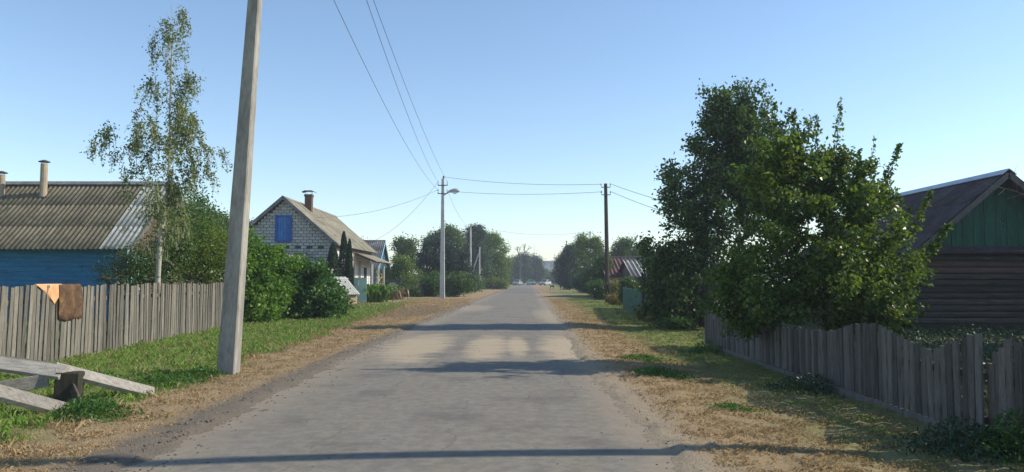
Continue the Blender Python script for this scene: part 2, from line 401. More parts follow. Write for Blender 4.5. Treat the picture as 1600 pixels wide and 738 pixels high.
def zone_nodes(t):
    """shared by ground and grass: side distance from the road centre, how green the place is, how bare"""
    g = t.n.new('ShaderNodeNewGeometry'); sp = t.n.new('ShaderNodeSeparateXYZ'); t.l.new(g.outputs['Position'], sp.inputs[0])
    x, y = sp.outputs[0], sp.outputs[1]
    c = t.math('MULTIPLY_ADD', t.math('MAXIMUM', t.math('SUBTRACT', y, 15.0), 0.0), .0215, -.95)
    s = t.math('SUBTRACT', x, c)
    mp = t.n.new('ShaderNodeMapping'); t.l.new(g.outputs['Position'], mp.inputs[0]); v = mp.outputs[0]
    n1 = t.noise(v, .55, 5, .6); n2 = t.noise(v, 2.6, 4, .6)
    nn = t.math('ADD', t.math('MULTIPLY', t.math('SUBTRACT', n1, .5), 2.6), t.math('MULTIPLY', t.math('SUBTRACT', n2, .5), 1.4))
    bl = t.math('MULTIPLY_ADD', t.math('MAXIMUM', t.math('SUBTRACT', y, 9.0), 0.0), .06, 3.5)
    left = t.step(t.math('ADD', t.math('SUBTRACT', t.math('MULTIPLY', s, -1.0), bl), t.math('MULTIPLY', nn, .8)), -.35, .45)
    left = t.math('MULTIPLY', left, t.step(y, 60, 26, .35, 1.0))
    rgt = t.math('MULTIPLY', t.step(t.math('ADD', s, nn), 3.0, 4.8), t.step(y, 7, 16, .50, .68))
    green = t.math('MAXIMUM', left, rgt)
    green = t.math('MULTIPLY', green, t.step(n2, .28, .5, .55, 1.0))
    far = t.step(y, 60, 120); green = t.math('ADD', t.math('MULTIPLY', green, t.math('SUBTRACT', 1.0, far)), t.math('MULTIPLY', t.math('MULTIPLY', far, .55), t.step(t.math('ABSOLUTE', s), 3.0, 7.0)))
    return v, x, y, s, green, n1, n2

def ground_z(x, y):
    s = x - cx_road(y); a = abs(s) - half(y)
    e = min(max((a + .12) / .3, 0), 1); z = -.035 + .055 * e * e * (3 - 2 * e)
    if s > 0 and a > .6: z -= .10 * min((a - .6) / 1.2, 1) * (1 if y < 35 else max(0, 1 - (y - 35) / 15))
    if a > .1: z += .018 * math.sin(x * 3.1 + y * .9) * math.sin(y * 1.7 - x) * min(a, 1)
    else: z += .012 * math.sin(y * 2.3) * math.sin(y * .71 + 1) + .008 * math.sin(y * 6.1 + x)
    return z

# ground
t = NT('verge_ground'); v, x, y, s, green, n1, n2 = zone_nodes(t)
n3 = t.noise(v, 14, 5, .7); n4 = t.noise(v, 70, 3, .7)
straw = t.mix(n3, (.23, .165, .09), (.44, .33, .19)); straw = t.mix(t.step(n4, .35, .65), t.mix(.35, straw, (.09, .065, .04)), straw)
straw = t.mix(t.step(n1, .52, .68), straw, (.25, .185, .12))
grn = t.mix(n3, (.075, .145, .024), (.15, .24, .045)); grn = t.mix(t.step(n2, .45, .66), grn, (.19, .175, .07))
c = t.mix(green, straw, grn)
ab = t.math('ABSOLUTE', s)
grav = t.math('MULTIPLY', t.step(t.math('ADD', s, t.math('MULTIPLY', t.math('SUBTRACT', n3, .5), .9)), -2.75, -2.45), t.step(s, 0, -.1))
c = t.mix(t.math('MULTIPLY', grav, .85), c, t.mix(n4, (.085, .075, .06), (.20, .18, .15)))
sand = t.math('MULTIPLY', t.step(t.math('ADD', s, t.math('MULTIPLY', t.math('SUBTRACT', n3, .5), .7)), 2.9, 2.35), t.step(s, 0, .1))
c = t.mix(t.math('MULTIPLY', sand, .7), c, t.mix(n4, (.25, .21, .15), (.42, .36, .27)))
# dark gravel drive mouth on the left
dx = t.math('DIVIDE', t.math('ADD', x, 4.6), 1.6); dy = t.math('DIVIDE', t.math('SUBTRACT', y, 37.0), 8.0)
dr = t.math('ADD', t.math('MULTIPLY', dx, dx), t.math('MULTIPLY', dy, dy))
c = t.mix(t.math('MULTIPLY', t.step(t.math('ADD', dr, t.math('MULTIPLY', n2, .9)), 1.5, .9), .8), c, (.12, .105, .09))
t.bump(t.math('ADD', n3, t.math('MULTIPLY', n4, .6)), .8, .035)
soil = t.step(t.math('ADD', x, t.math('MULTIPLY', n2, .6)), 5.0, 5.7)
soil = t.math('MULTIPLY', soil, t.step(y, 40, 30))
c = t.mix(t.math('MULTIPLY', soil, .9), c, t.mix(n3, (.045, .042, .028), (.085, .085, .045)))
M['ground'] = t.fin(c, .95, .15)
ys = np.concatenate([np.arange(-6, 3, 1.0), np.arange(3, 14, .12), np.arange(14, 30, .25), np.arange(30, 70, .6), np.arange(70, 240, 4), [260, 300, 360, 450, 600, 800, 1100]])
xs = np.concatenate([[-900, -500, -250, -120, -70, -40, -25], np.arange(-18, -9.5, .5), np.arange(-9.5, 6.5, .1), np.arange(6.5, 18, .5), [25, 40, 70, 120, 250, 500, 900]])
VX, VY = np.meshgrid(xs, ys)
fx = np.array([[cx_road(b) for b in ys]]).T
VXs = VX + (fx + .95) * np.clip(1 - np.abs(VX) / 60, 0, 1)
VZ = np.array([[ground_z(VXs[j, i], ys[j]) for i in range(len(xs))] for j in range(len(ys))])
rough = rng.normal(size=VZ.shape) * .012; rough[(np.abs(VXs) > 9) | (VY > 40)] = 0; VZ += rough
nv = len(xs); idx = np.arange(nv * len(ys)).reshape(len(ys), nv)
q = np.stack([idx[:-1, :-1], idx[:-1, 1:], idx[1:, 1:], idx[1:, :-1]], -1).reshape(-1, 4)
me = npmesh('ground', np.stack([VXs, VY, VZ], -1).reshape(-1, 3), q, M['ground'])
me.polygons.foreach_set('use_smooth', [True] * len(me.polygons)); setting('ground', me)

# road
t = NT('worn_asphalt')
g = t.n.new('ShaderNodeNewGeometry'); sp = t.n.new('ShaderNodeSeparateXYZ'); t.l.new(g.outputs['Position'], sp.inputs[0]); x, y = sp.outputs[0], sp.outputs[1]
def mapped(sc):
    mp = t.n.new('ShaderNodeMapping'); mp.inputs['Scale'].default_value = sc; t.l.new(g.outputs['Position'], mp.inputs[0]); return mp.outputs[0]
v = mapped((1, 1, 1)); vs_ = mapped((1, .12, 1)); vt = mapped((.35, 1, 1))
a1 = t.noise(v, 90, 3, .7); a2 = t.noise(v, 26, 4, .6); b1 = t.noise(vs_, 2.2, 5, .6); b2 = t.noise(v, .8, 5, .65); b3 = t.noise(vt, 2.4, 5, .65)
c = t.mix(a1, (.115, .104, .082), (.30, .272, .215))
c = t.mix(t.math('MULTIPLY', t.step(b1, .42, .66), .42), c, (.215, .205, .18))
c = t.mix(t.math('MULTIPLY', t.step(b2, .50, .66), .50), c, (.095, .090, .082))
m3 = t.noise(v, 7, 5, .7); c = t.mix(t.step(m3, .38, .62, .35, .0), c, (.075, .072, .066))
sp_k = t.step(t.voro(v, 16), .10, .04); c = t.mix(t.math('MULTIPLY', sp_k, .6), c, (.34, .31, .26))
# old seam and two long hair cracks
wob = t.math('MULTIPLY', t.math('SUBTRACT', t.noise(v, 1.6, 6, .7), .5), .5)
for cx0, k0 in ((-.72, .0), (-2.0, .02), (.78, -.015)):
    dd = t.math('ABSOLUTE', t.math('SUBTRACT', t.math('ADD', x, wob), t.math('MULTIPLY_ADD', y, .0215 * .8 + k0, cx0)))
    c = t.mix(t.math('MULTIPLY', t.math('MULTIPLY', t.step(dd, .018, .004), t.step(t.noise(mapped((.3, .25, 1)), 2.0, 2), .48, .54)), .35), c, (.04, .038, .034))
c = t.mix(t.math('MULTIPLY', t.step(a2, .60, .72), .35), c, (.27, .25, .215))
cxr = t.math('MULTIPLY_ADD', t.math('MAXIMUM', t.math('SUBTRACT', y, 15.0), 0.0), .0215, -.95); s = t.math('SUBTRACT', x, cxr)
# dusty edges
for e, w_ in ((-2.2, .9), (2.2, .5)):
    d = t.math('ABSOLUTE', t.math('SUBTRACT', s, e))
    c = t.mix(t.math('MULTIPLY', t.step(t.math('ADD', d, t.math('MULTIPLY', b3, .6)), w_ + .25, .25), .55), c, (.29, .235, .165))
# sand washed on to the road
for (sx, sy, rx, ry) in ((-2.1, 17.6, .62, 3.2), (-.55, 17.4, .42, 2.8), (.12, 17.6, .22, 2.2), (1.15, 17.5, .50, 2.8), (-1.9, 41, .8, 4), (1.6, 33, .6, 6),):
    dx = t.math('DIVIDE', t.math('SUBTRACT', x, sx), rx); dy = t.math('DIVIDE', t.math('SUBTRACT', y, sy), ry)
    r2 = t.math('ADD', t.math('MULTIPLY', dx, dx), t.math('MULTIPLY', dy, dy))
    r2 = t.math('ADD', t.math('ADD', r2, t.math('MULTIPLY', t.math('SUBTRACT', b3, .5), 4.6)), t.math('MULTIPLY', t.math('SUBTRACT', a2, .5), 3.0))
    c = t.mix(t.math('MULTIPLY', t.step(r2, 1.9, .3), .88 if sy < 25 else .4), c, t.mix(a2, (.31, .25, .165), (.46, .38, .26)))
t.bump(t.math('ADD', a1, t.math('MULTIPLY', a2, .7)), .5, .008)
M['asphalt'] = t.fin(c, .88, .25)
ry_ = np.concatenate([np.arange(-6, 30, .5), np.arange(30, 232, 3)])
rv = []; K = 17
for b in ry_:
    for k in range(K):
        f = (k / (K - 1)) * 2 - 1
        rv.append((cx_road(b) + f * (half(b) + .25), b, .012 - .03 * f * f))
rv = np.array(rv); idx = np.arange(len(rv)).reshape(-1, K)
q = np.stack([idx[:-1, :-1], idx[:-1, 1:], idx[1:, 1:], idx[1:, :-1]], -1).reshape(-1, 4)
me = npmesh('road', rv, q, M['asphalt']); me.polygons.foreach_set('use_smooth', [True] * len(me.polygons)); setting('road', me)

# ------------------------------------------------------------------ grass and gravel
t = NT('grass_blades'); v, x, y, s, green, n1, n2 = zone_nodes(t)
a = t.n.new('ShaderNodeAttribute'); a.attribute_name = 'tint'; tf = a.outputs['Fac']
gc = t.mix(tf, (.085, .180, .020), (.20, .36, .05)); gc = t.mix(t.step(t.math('ADD', tf, n2), 1.0, 1.3), gc, (.28, .24, .10))
sc = t.mix(tf, (.23, .16, .075), (.50, .37, .20))
c = t.mix(t.step(t.math('ADD', green, t.math('MULTIPLY', t.math('SUBTRACT', tf, .5), .5)), .35, .6), sc, gc)
t.fin(c, .6, .25)
tr = t.n.new('ShaderNodeBsdfTranslucent'); t.l.new(c, tr.inputs[0]); mx = t.n.new('ShaderNodeMixShader'); mx.inputs[0].default_value = .35
t.l.new(t.p.outputs[0], mx.inputs[1]); t.l.new(tr.outputs[0], mx.inputs[2]); t.l.new(mx.outputs[0], t.out.inputs[0])
M['grass'] = t.m
def blades(name, n, x0, x1, y0, y1, h, w, keep, flat=.5, dens=1.5):
    u = rng.random(n); Y = (y0 ** (1 - dens) + u * (y1 ** (1 - dens) - y0 ** (1 - dens))) ** (1 / (1 - dens))
    X = rng.uniform(x0, x1, n)
    cxr = np.where(Y > 15, -.95 + .0215 * (Y - 15), -.95); s_ = X - cxr
    # tufts
    ph = np.sin(X * 7.3 + np.sin(Y * 5.1) * 2) + np.sin(Y * 6.7 + np.sin(X * 4.3) * 2) + rng.normal(size=n) * .8
    m = keep(X, Y, s_) & (ph > -.7) & (X > -.70 * Y - 1) & (X < .70 * Y + 1)
    X, Y, ph = X[m], Y[m], ph[m]; n = len(X)
    Z = np.array([ground_z(a_, b_) for a_, b_ in zip(X, Y)]) - .008
    sc_ = np.clip(Y / 12, .8, 4) ** .75
    H = h * rng.uniform(.4, 1.3, n) * (1 + .25 * np.clip(ph, 0, 2)) * sc_ ** .35
    ang = rng.uniform(0, 2 * np.pi, n); lean = rng.uniform(0, flat, n) * H
    wx, wy = np.cos(ang) * w * sc_, np.sin(ang) * w * sc_; la = rng.uniform(0, 2 * np.pi, n)
    lx, ly = np.cos(la) * lean, np.sin(la) * lean
    V = np.stack([np.stack([X - wx, Y - wy, Z], 1), np.stack([X + wx, Y + wy, Z], 1),
                  np.stack([X + wx * .7 + lx * .4, Y + wy * .7 + ly * .4, Z + H * .6], 1), np.stack([X + lx, Y + ly, Z + H * (1 - .3 * flat)], 1)], 1).reshape(-1, 3)
    tt = np.repeat(np.clip(rng.normal(.5, .28, n), 0, 1), 4)
    me = npmesh(name, V, np.arange(4 * n).reshape(-1, 4), M['grass'], tt)
    return link(name, me, kind='stuff')
def out_l(a_, b_): return (b_ > a_)
tag(blades('green_grass', 150000, -12, -3.6, 5.5, 48, .075, .0035, lambda X, Y, s_: (s_ < -3.2 - .05 * (Y - 9)) & (rng.random(len(X)) < np.clip((-s_ - 3.2 - .05 * (Y - 9)) * 1.6, .1, 1)), .8, 1.2),
    'short green grass on the left verge in front of the picket fence', 'grass')
tag(blades('dry_grass', 330000, -8.5, -2.6, 5, 60, .034, .0017, lambda X, Y, s_: (s_ < -2.45) & (s_ > -4.4 - .07 * (Y - 9)) & (rng.random(len(X)) < np.clip((-s_ - 2.4) * 1.5, .05, 1)), 1.1, 1.3),
    'dry straw coloured grass between the green verge and the left road edge', 'grass')
tag(blades('verge_grass', 360000, 1.0, 9.5, 5, 60, .040, .0019, lambda X, Y, s_: (s_ > 2.5) & (s_ < 6.2 + .03 * Y) & (rng.random(len(X)) < np.clip((s_ - 2.4) * 1.3, .05, 1)), 1.3, 1.3),
    'patchy half dry grass on the right verge beside the road', 'grass')

def pebbles(name, n, fx_, lo, hi, label):
    base_v = np.array([(-1,-1,-.5),(1,-1,-.4),(1,1,-.5),(-1,1,-.4),(-.7,-.6,.6),(.6,-.7,.5),(.7,.6,.6),(-.6,.7,.5)], float)
    bf = np.array([(0,3,2,1),(4,5,6,7),(0,1,5,4),(1,2,6,5),(2,3,7,6),(3,0,4,7)])
    Vs, Fs = [], []
    for i in range(n):
        px_, py_ = fx_(); r = rng.uniform(lo, hi) * (1 + py_ / 40)
        a_ = rng.uniform(0, 6.28); ca, sa = math.cos(a_), math.sin(a_)
        b_ = base_v * r * rng.uniform(.6, 1.2, (8, 3)) * np.array([1, 1, .6])
        b_ = np.stack([b_[:, 0] * ca - b_[:, 1] * sa, b_[:, 0] * sa + b_[:, 1] * ca, b_[:, 2]], 1)
        sroad = abs(px_ - cx_road(py_)) - half(py_)
        z_ = ground_z(px_, py_) if sroad > .1 else .012 - .03 * min(1, ((px_ - cx_road(py_)) / (half(py_) + .25)) ** 2)
        Vs.append(b_ + np.array([px_, py_, z_ + r * .15])); Fs.append(bf + 8 * i)
    o = link(name, npmesh(name, np.concatenate(Vs), np.concatenate(Fs), M['stone']), kind='stuff'); return tag(o, label, 'gravel')
def lp():
    y_ = 5 + 45 * rng.random() ** 1.8; return cx_road(y_) - half(y_) - .15 + rng.normal() * .22, y_
def rp():
    y_ = 5 + 35 * rng.random() ** 1.8; return cx_road(y_) + half(y_) + .1 + rng.normal() * .16, y_
def mp_():
    y_ = 5 + 35 * rng.random() ** 1.8; return cx_road(y_) + rng.uniform(-2.2, 2.2), y_
pebbles('gravel', 1500, lp, .005, .014, 'loose dark gravel along the left road edge')
pebbles('gravel', 320, rp, .004, .011, 'fine pale grit along the right road edge')
pebbles('gravel', 130, mp_, .004, .012, 'single small stones scattered over the asphalt')

# ------------------------------------------------------------------ building helpers
def frame_matrix(o, u, v):
    u = Vector(u).normalized(); v = Vector(v); n = u.cross(v).normalized(); v = n.cross(u)
    m = Matrix.Identity(4)
    for i in range(3): m[i][0], m[i][1], m[i][2], m[i][3] = u[i], v[i], n[i], o[i]
    return m
def place(o, parent, m):
    o.parent = parent; o.matrix_local = m
SHEETS = {}
def sheet_mesh(w, l, waves, amp, mat):
    key = (round(w, 3), round(l, 3), waves, mat)
    if key not in SHEETS:
        k = waves * 5; vs = []; th = .006
        for t_ in (0, -th):
            for j in (0, l):
                for i in range(k + 1):
                    vs.append((w * i / k, j, amp * math.cos(2 * math.pi * i / 5) + t_))
        r = k + 1; fs = []
        for i in range(k):
            fs.append((i, i + 1, r + i + 1, r + i))
        for i in range(k): fs.append((i + 1, i, 2 * r + i, 2 * r + i + 1))       # lower lip
        mb = MB(); mb.add(vs, fs); SHEETS[key] = mb.mesh('roof_sheet', M[mat], True)
    return SHEETS[key]
def roof_sheets(parent, o, u, v, W_, L_, nx, ny, mat, waves=6, amp=.022, pick=None):
    """overlapping corrugated sheets on a slope: o = corner at the eave, u along the eave, v up the slope"""
    u = Vector(u).normalized(); v = Vector(v).normalized(); n = u.cross(v).normalized(); o = Vector(o)
    w, l = W_ / nx, L_ / ny
    for j in range(ny):
        for i in range(nx):
            mk = pick(i, j) if pick else mat
            me = sheet_mesh(w + .01, l + .08, waves, amp, mk)
            p = o + u * (w * i) + v * (l * j - .04) + n * (.045 + .004 * (i % 2) + .003 * random.random())
            vv = v + n * (-.012 / l * 1.0) + u * random.uniform(-.002, .002)
            c = link('roof_sheet', me); place(c, parent, frame_matrix(p, u, vv))
def boards(parent, name, n, L_, wdt, thick, mat, fn, jitter=.004, gap=.006, var=3):
    """n loose boards sharing a few meshes; fn(i) gives origin, direction along the board, direction across"""
    for i in range(n):
        r = fn(i)
        if r is None: continue
        o, d, a, ln = r
        me = board_mesh(ln if ln else L_, wdt - gap, thick, mat, i % var)
        c = link(name, me); m = frame_matrix(o, d, a); place(c, parent, m)
        c.location += m.to_3x3().col[2] * random.uniform(-jitter, jitter)
BM = {}
def board_mesh(l, w, th, mat, k):
    key = (round(l, 2), round(w, 3), th, mat, k)
    if key not in BM:
        mb = MB(); e = .003
        mb.box((l / 2, w / 2, 0), (l, w, th)); BM[key] = mb.mesh('board', M[mat])
    return BM[key]
def window(parent, name, c, w, h, facing, frame_mat='whitepaint', glass='glass', mull=1, depth=.06, fw=.07, **k):
    """frame with glass and mullions; facing = 'y' looks towards the camera, 'x' towards the road"""
    mb = MB(); g = MB()
    for sx in (-1, 1): mb.box((sx * (w / 2 - fw / 2), 0, 0), (fw, depth, h))
    for sz in (-1, 1): mb.box((0, 0, sz * (h / 2 - fw / 2)), (w - 2 * fw, depth, fw))
    for i in range(mull):
        mb.box((-w / 2 + w * (i + 1) / (mull + 1), .004, 0), (fw * .6, depth * .8, h - 2 * fw))
    g.box((0, .02, 0), (w - 2 * fw, .01, h - 2 * fw))
    rz = 0 if facing == 'y' else R(90) if facing == 'x' else R(-90)
    f = part('window', mb, M[frame_mat], parent, loc=c, rot=(0, 0, rz), **k)
    part('pane', g, M[glass], f)
    return f

# ------------------------------------------------------------------ left picket fence
PK = {}
def picket(mat, k, h, w, th, pointed=False):
    key = (mat, k, h, w)
    if key not in PK:
        random.seed(k * 7 + 3); mb = MB(); d = random.uniform(-.012, .012); e = random.uniform(-.004, .004)
        hh = h * .5; x0 = w / 2
        vs = []
        for z, xo, ww in ((0, 0, x0), (hh, e, x0 * random.uniform(.9, 1.02)), (h, 0, x0 * random.uniform(.85, 1))):
            for s1, s2 in ((-1, -1), (1, -1), (1, 1), (-1, 1)):
                vs.append((xo + s1 * ww, s2 * th / 2, z + (d * s1 if z == h else 0)))
        fs = [(0, 3, 2, 1), (8, 9, 10, 11)] + [(b_ + i, b_ + (i + 1) % 4, b_ + 4 + (i + 1) % 4, b_ + 4 + i) for b_ in (0, 4) for i in range(4)]
        mb.add(vs, fs); PK[key] = mb.mesh('picket', M[mat])
    return PK[key]
fl = thing('picket_fence', 'long weathered grey picket fence along the left verge in front of the blue house', 'fence', (-8.1, 12.15, 0))
a_, b_ = Vector((-8.02, 10.6)), Vector((-9.15, 26.2)); dirv = (b_ - a_); n_ = int(dirv.length / .137); dirv.normalize(); az = math.atan2(dirv.y, dirv.x)
for i in range(n_):
    p = a_ + dirv * (.137 * (i + random.uniform(-.08, .08)))
    zz = ground_z(p.x, p.y) - .03
    frac = i / n_
    lean = R(3.2 * (1 - min(frac * 2.2, 1)) + random.uniform(-.9, .9))
    hgt = 1.40 + .02 * math.sin(i * .35) + random.uniform(-.018, .018)
    c = link('picket', picket('picket', random.randrange(6), 1.4, .112, .02), fl, loc=(p.x + 8.1 + random.uniform(-.008, .008), p.y - 12.15, zz), rot=(R(random.uniform(-1, 1)), lean, az), scale=(random.uniform(.88, 1.06), 1, hgt / 1.4))
for z in (.38, 1.12):
    mb = MB(); p0 = a_ - Vector((8.1 * -1, 12.15)) ; p1 = b_ - Vector((-8.1, 12.15)); nx_, ny_ = -dirv.y, dirv.x
    mb.bar((p0.x + nx_ * .045, p0.y + ny_ * .045, z), (p1.x + nx_ * .045, p1.y + ny_ * .045, z), .05, .08); part('rail', mb, M['picket'], fl)
for i in range(7):
    p = a_ + dirv * (1.2 + i * 2.4); mb = MB(); mb.box((0, 0, .62), (.1, .1, 1.3)); part('post', mb, M['picket_dark'], fl, loc=(p.x + 8.1 - dirv.y * .12, p.y - 12.15 + dirv.x * .12, 0), rot=(0, 0, az))

# cloths hung over it
def cloth(name, label, cat, pts2d, mat, y0, off, drape=.02):
    """outline in metres along the fence / down from its top, thick cloth lying over the picket tops"""
    t0 = (y0 - a_.y) / dirv.y; o2 = a_ + dirv * t0
    bm_v = []; bm_f = []
    import bmesh
    bm = bmesh.new(); vs = [bm.verts.new((p[0], p[1], 0)) for p in pts2d]; bm.faces.new(vs)
    bmesh.ops.triangulate(bm, faces=bm.faces[:]); bmesh.ops.subdivide_edges(bm, edges=bm.edges[:], cuts=3, use_grid_fill=True)
    bmesh.ops.subdivide_edges(bm, edges=bm.edges[:], cuts=1, use_grid_fill=True)
    for w_ in bm.verts:
        u_, z_ = w_.co.x, w_.co.y
        d_ = -.022 - drape * (.5 + .5 * math.sin(u_ * 19 + z_ * 3)) * min(1, .3 - z_ * 3)
        if z_ > 0: d_, z_ = -.022 + z_ * 1.0, .012 + .0 * z_
        w_.co = Vector((u_, d_, z_))
    me = bpy.data.meshes.new(name); bm.to_mesh(me); bm.free(); me.materials.append(M[mat])
    me.polygons.foreach_set('use_smooth', [True] * len(me.polygons))
    o = link(name, me); m = o.modifiers.new('thickness', 'SOLIDIFY'); m.thickness = .008
    o.location = (o2.x - dirv.y * off, o2.y + dirv.x * off, 1.412); o.rotation_euler = (0, 0, az)
    # towards the road
    o.scale = (1, 1, 1); o.rotation_euler = (0, 0, az)
    return tag(o, label, cat)
cloth('hanging_rag', 'orange tan rag hanging down in a point over the left picket fence', 'rag', [(0, .07), (-.02, -.01), (.20, -.11), (.42, -.25), (.60, -.36), (.68, -.27), (.84, -.12), (.84, .07)], 'rag', 13.28, 0)
cloth('hanging_rug', 'dark brown mottled rug hanging over the fence beside the tan rag', 'rug', [(0, .08), (.03, -.62), (.30, -.68), (.60, -.64), (.84, -.66), (.90, -.30), (.80, .08)], 'rug', 13.98, -.012, .03)

# ------------------------------------------------------------------ broken bench in the left corner
bq = thing('broken_bench', 'broken bleached plank bench collapsed on a dark stump in the left corner', 'bench', ga(95, 634))
def rel(p, q=None): return Vector(p) - bq.location
def plank(a, b, w, h, mat='bench', name='plank', up=(0, -.55, 1)):
    mb = MB(); mb.bar(rel(a), rel(b), w, h, up); return part(name, mb, M[mat], bq, bevel=.004)
mb = MB(); c = ga(95, 634); mb.box(rel((c.x + .0, c.y + .16, .16)), (.27, .24, .44), (0, R(2), R(14))); part('stump', mb, M['stump'], bq, bevel=.012)
mb = MB(); mb.bar(rel(at(106, 590, 9.4)), rel(at(125, 634, 9.2)), .10, .03, (0, 1, .3)); part('side_board', mb, M['bench_dark'], bq, bevel=.004)
plank(at(-90, 556, 9.35), at(100, 583, 9.35), .23, .05, name='seat_plank')
plank(at(86, 576, 9.4), at(240, 615, 10.05), .21, .06, name='fallen_plank')
plank(at(-60, 553, 10.0), at(92, 573, 10.0), .10, .04, 'picket', name='back_rail')
plank(at(-60, 598, 8.2), at(108, 643, 8.9), .25, .06, name='ground_plank')
plank(at(-40, 614, 9.0), at(76, 594, 9.3), .05, .16, name='brace', up=(0, 0, 1))

# ------------------------------------------------------------------ blue house on the left
X0, YE, YR, ZE, ZR = -13.35, 27.0, 30.2, 2.62, 5.25
bh = thing('blue_house', 'bright blue plank house under a grey corrugated roof behind the left picket fence', 'house', (-14, 27.4, 0))
O = Vector((-14, 27.4, 0)); LEN = 13.2
mb = MB(); mb.prism([(YE + .45 - O.y, 0), (2 * YR - YE - .45 - O.y, 0), (2 * YR - YE - .45 - O.y, ZE + .2), (YR - O.y, ZR - .08), (YE + .45 - O.y, ZE + .2)], 'x', X0 - .45 - O.x - LEN, X0 - .45 - O.x)
core = part('wall', mb, M['blue'], bh)
def fn(i): return (Vector((X0 - .40 - LEN - O.x, YE + .43 - O.y, .15 + i * .165)), (1, 0, 0), (0, 0, 1), None)
boards(core, 'plank', 15, LEN, .165, .03, 'blue', fn, .003, .01)
mb = MB(); mb.box((X0 - .42 - O.x, YE + .42 - O.y, ZE * .5), (.14, .14, ZE - .02)); part('corner_trim', mb, M['sky_blue'], bh)
gb = MB(); zb = 2.35
for k in range(30):
    yy = YE + .5 + k * .2
    top = ZE + .1 + (ZR - ZE) * (1 - abs(yy + .1 - YR) / (YR - YE)) - .12
    if top > .3: gb.box((X0 - .43 - O.x, yy + .1 - O.y, top / 2), (.03 + .008 * (k % 2), .19, top))
part('gable_boards', gb, M['brown'], bh)
window(bh, 'window', (X0 - .39 - O.x, 28.25 - O.y, 1.75), 1.15, 1.25, 'x', 'sky_blue', mull=1, fw=.11)
mb = MB(); mb.prism([(YE - O.y, ZE), (YR - O.y, ZR), (2 * YR - YE - O.y, ZE), (2 * YR - YE - O.y, ZE - .04), (YR - O.y, ZR - .06), (YE - O.y, ZE - .04)], 'x', X0 - LEN - .6 - O.x, X0 - .02 - O.x)
rf = part('roof', mb, M['bench_dark'], bh)
sl = math.hypot(YR - YE, ZR - ZE)
roof_sheets(rf, (X0 - 13.2 - O.x, YE - .08 - O.y, ZE - .066), (1, 0, 0), (0, YR - YE, ZR - ZE), 13.2, sl + .04, 12, 3, 'slate', 6, .03, lambda i, j: 'slate_new' if i == 11 else 'slate')
roof_sheets(rf, (X0 - O.x, 2 * YR - YE + .08 - O.y, ZE - .066), (-1, 0, 0), (0, YE - YR, ZR - ZE), 13.2, sl + .04, 12, 3, 'slate', 6, .03)
mb = MB(); mb.bar((X0 - 13.2 - O.x, YR - O.y - .1, ZR + .05), (X0 + .03 - O.x, YR - O.y - .1, ZR + .05), .22, .03, (0, -.63, .77)); mb.bar((X0 - 13.2 - O.x, YR - O.y + .1, ZR + .053), (X0 + .02 - O.x, YR - O.y + .1, ZR + .053), .22, .03, (0, .63, .77)); part('ridge_cap', mb, M['slate_grey'], rf)
mb = MB(); mb.bar((X0 - .02 - O.x, YE - O.y - .02, ZE - .09), (X0 - .02 - O.x, YR - O.y, ZR - .11), .03, .16); mb.bar((X0 - .02 - O.x, 2 * YR - YE - O.y, ZE - .09), (X0 - .02 - O.x, YR + .01 - O.y, ZR - .11), .03, .16); part('barge_board', mb, M['picket'], rf)
for px_, lab, ht in ((69, 'round chimney pipe with flat cap near the middle of the roof', 1.28), (3, 'shorter chimney pipe at the left picture edge', .85)):
    p = at(px_, 300, 29.6); p = Vector((p.x, 29.55, ZR - .55))
    mb = MB(); mb.lathe([(.135, -.2), (.125, ht)], (0, 0, 0), 12)
    ch = part('chimney', mb, M['tan_wall'], rf, smooth=False, loc=p - O, label=lab)
    mb = MB(); mb.lathe([(.20, ht + .06), (.21, ht + .09), (.05, ht + .15)], (0, 0, 0), 12); 
    for sx in (-.1, .1): link('cap_strut', BM.setdefault('strut', MB().box((0, 0, 0), (.015, .015, .14)).mesh('cap_strut', M['iron'])), ch, loc=(sx, 0, ht + .02)) if False else None
    link('chimney_cap', mb.mesh('chimney_cap', M['iron']), bh, loc=p - O)
    for sx in (-.1, .1): link('cap_strut', BM.setdefault('strut', MB().box((0, 0, 0), (.015, .015, .14)).mesh('cap_strut', M['iron'])), bh, loc=p - O + Vector((sx, 0, ht + .02)))
    link('chimney_flashing', BM.setdefault('flash', MB().box((0, 0, 0), (.5, .4, .12)).mesh('chimney_flashing', M['iron'])), bh, loc=p - O + Vector((0, 0, -.08)))

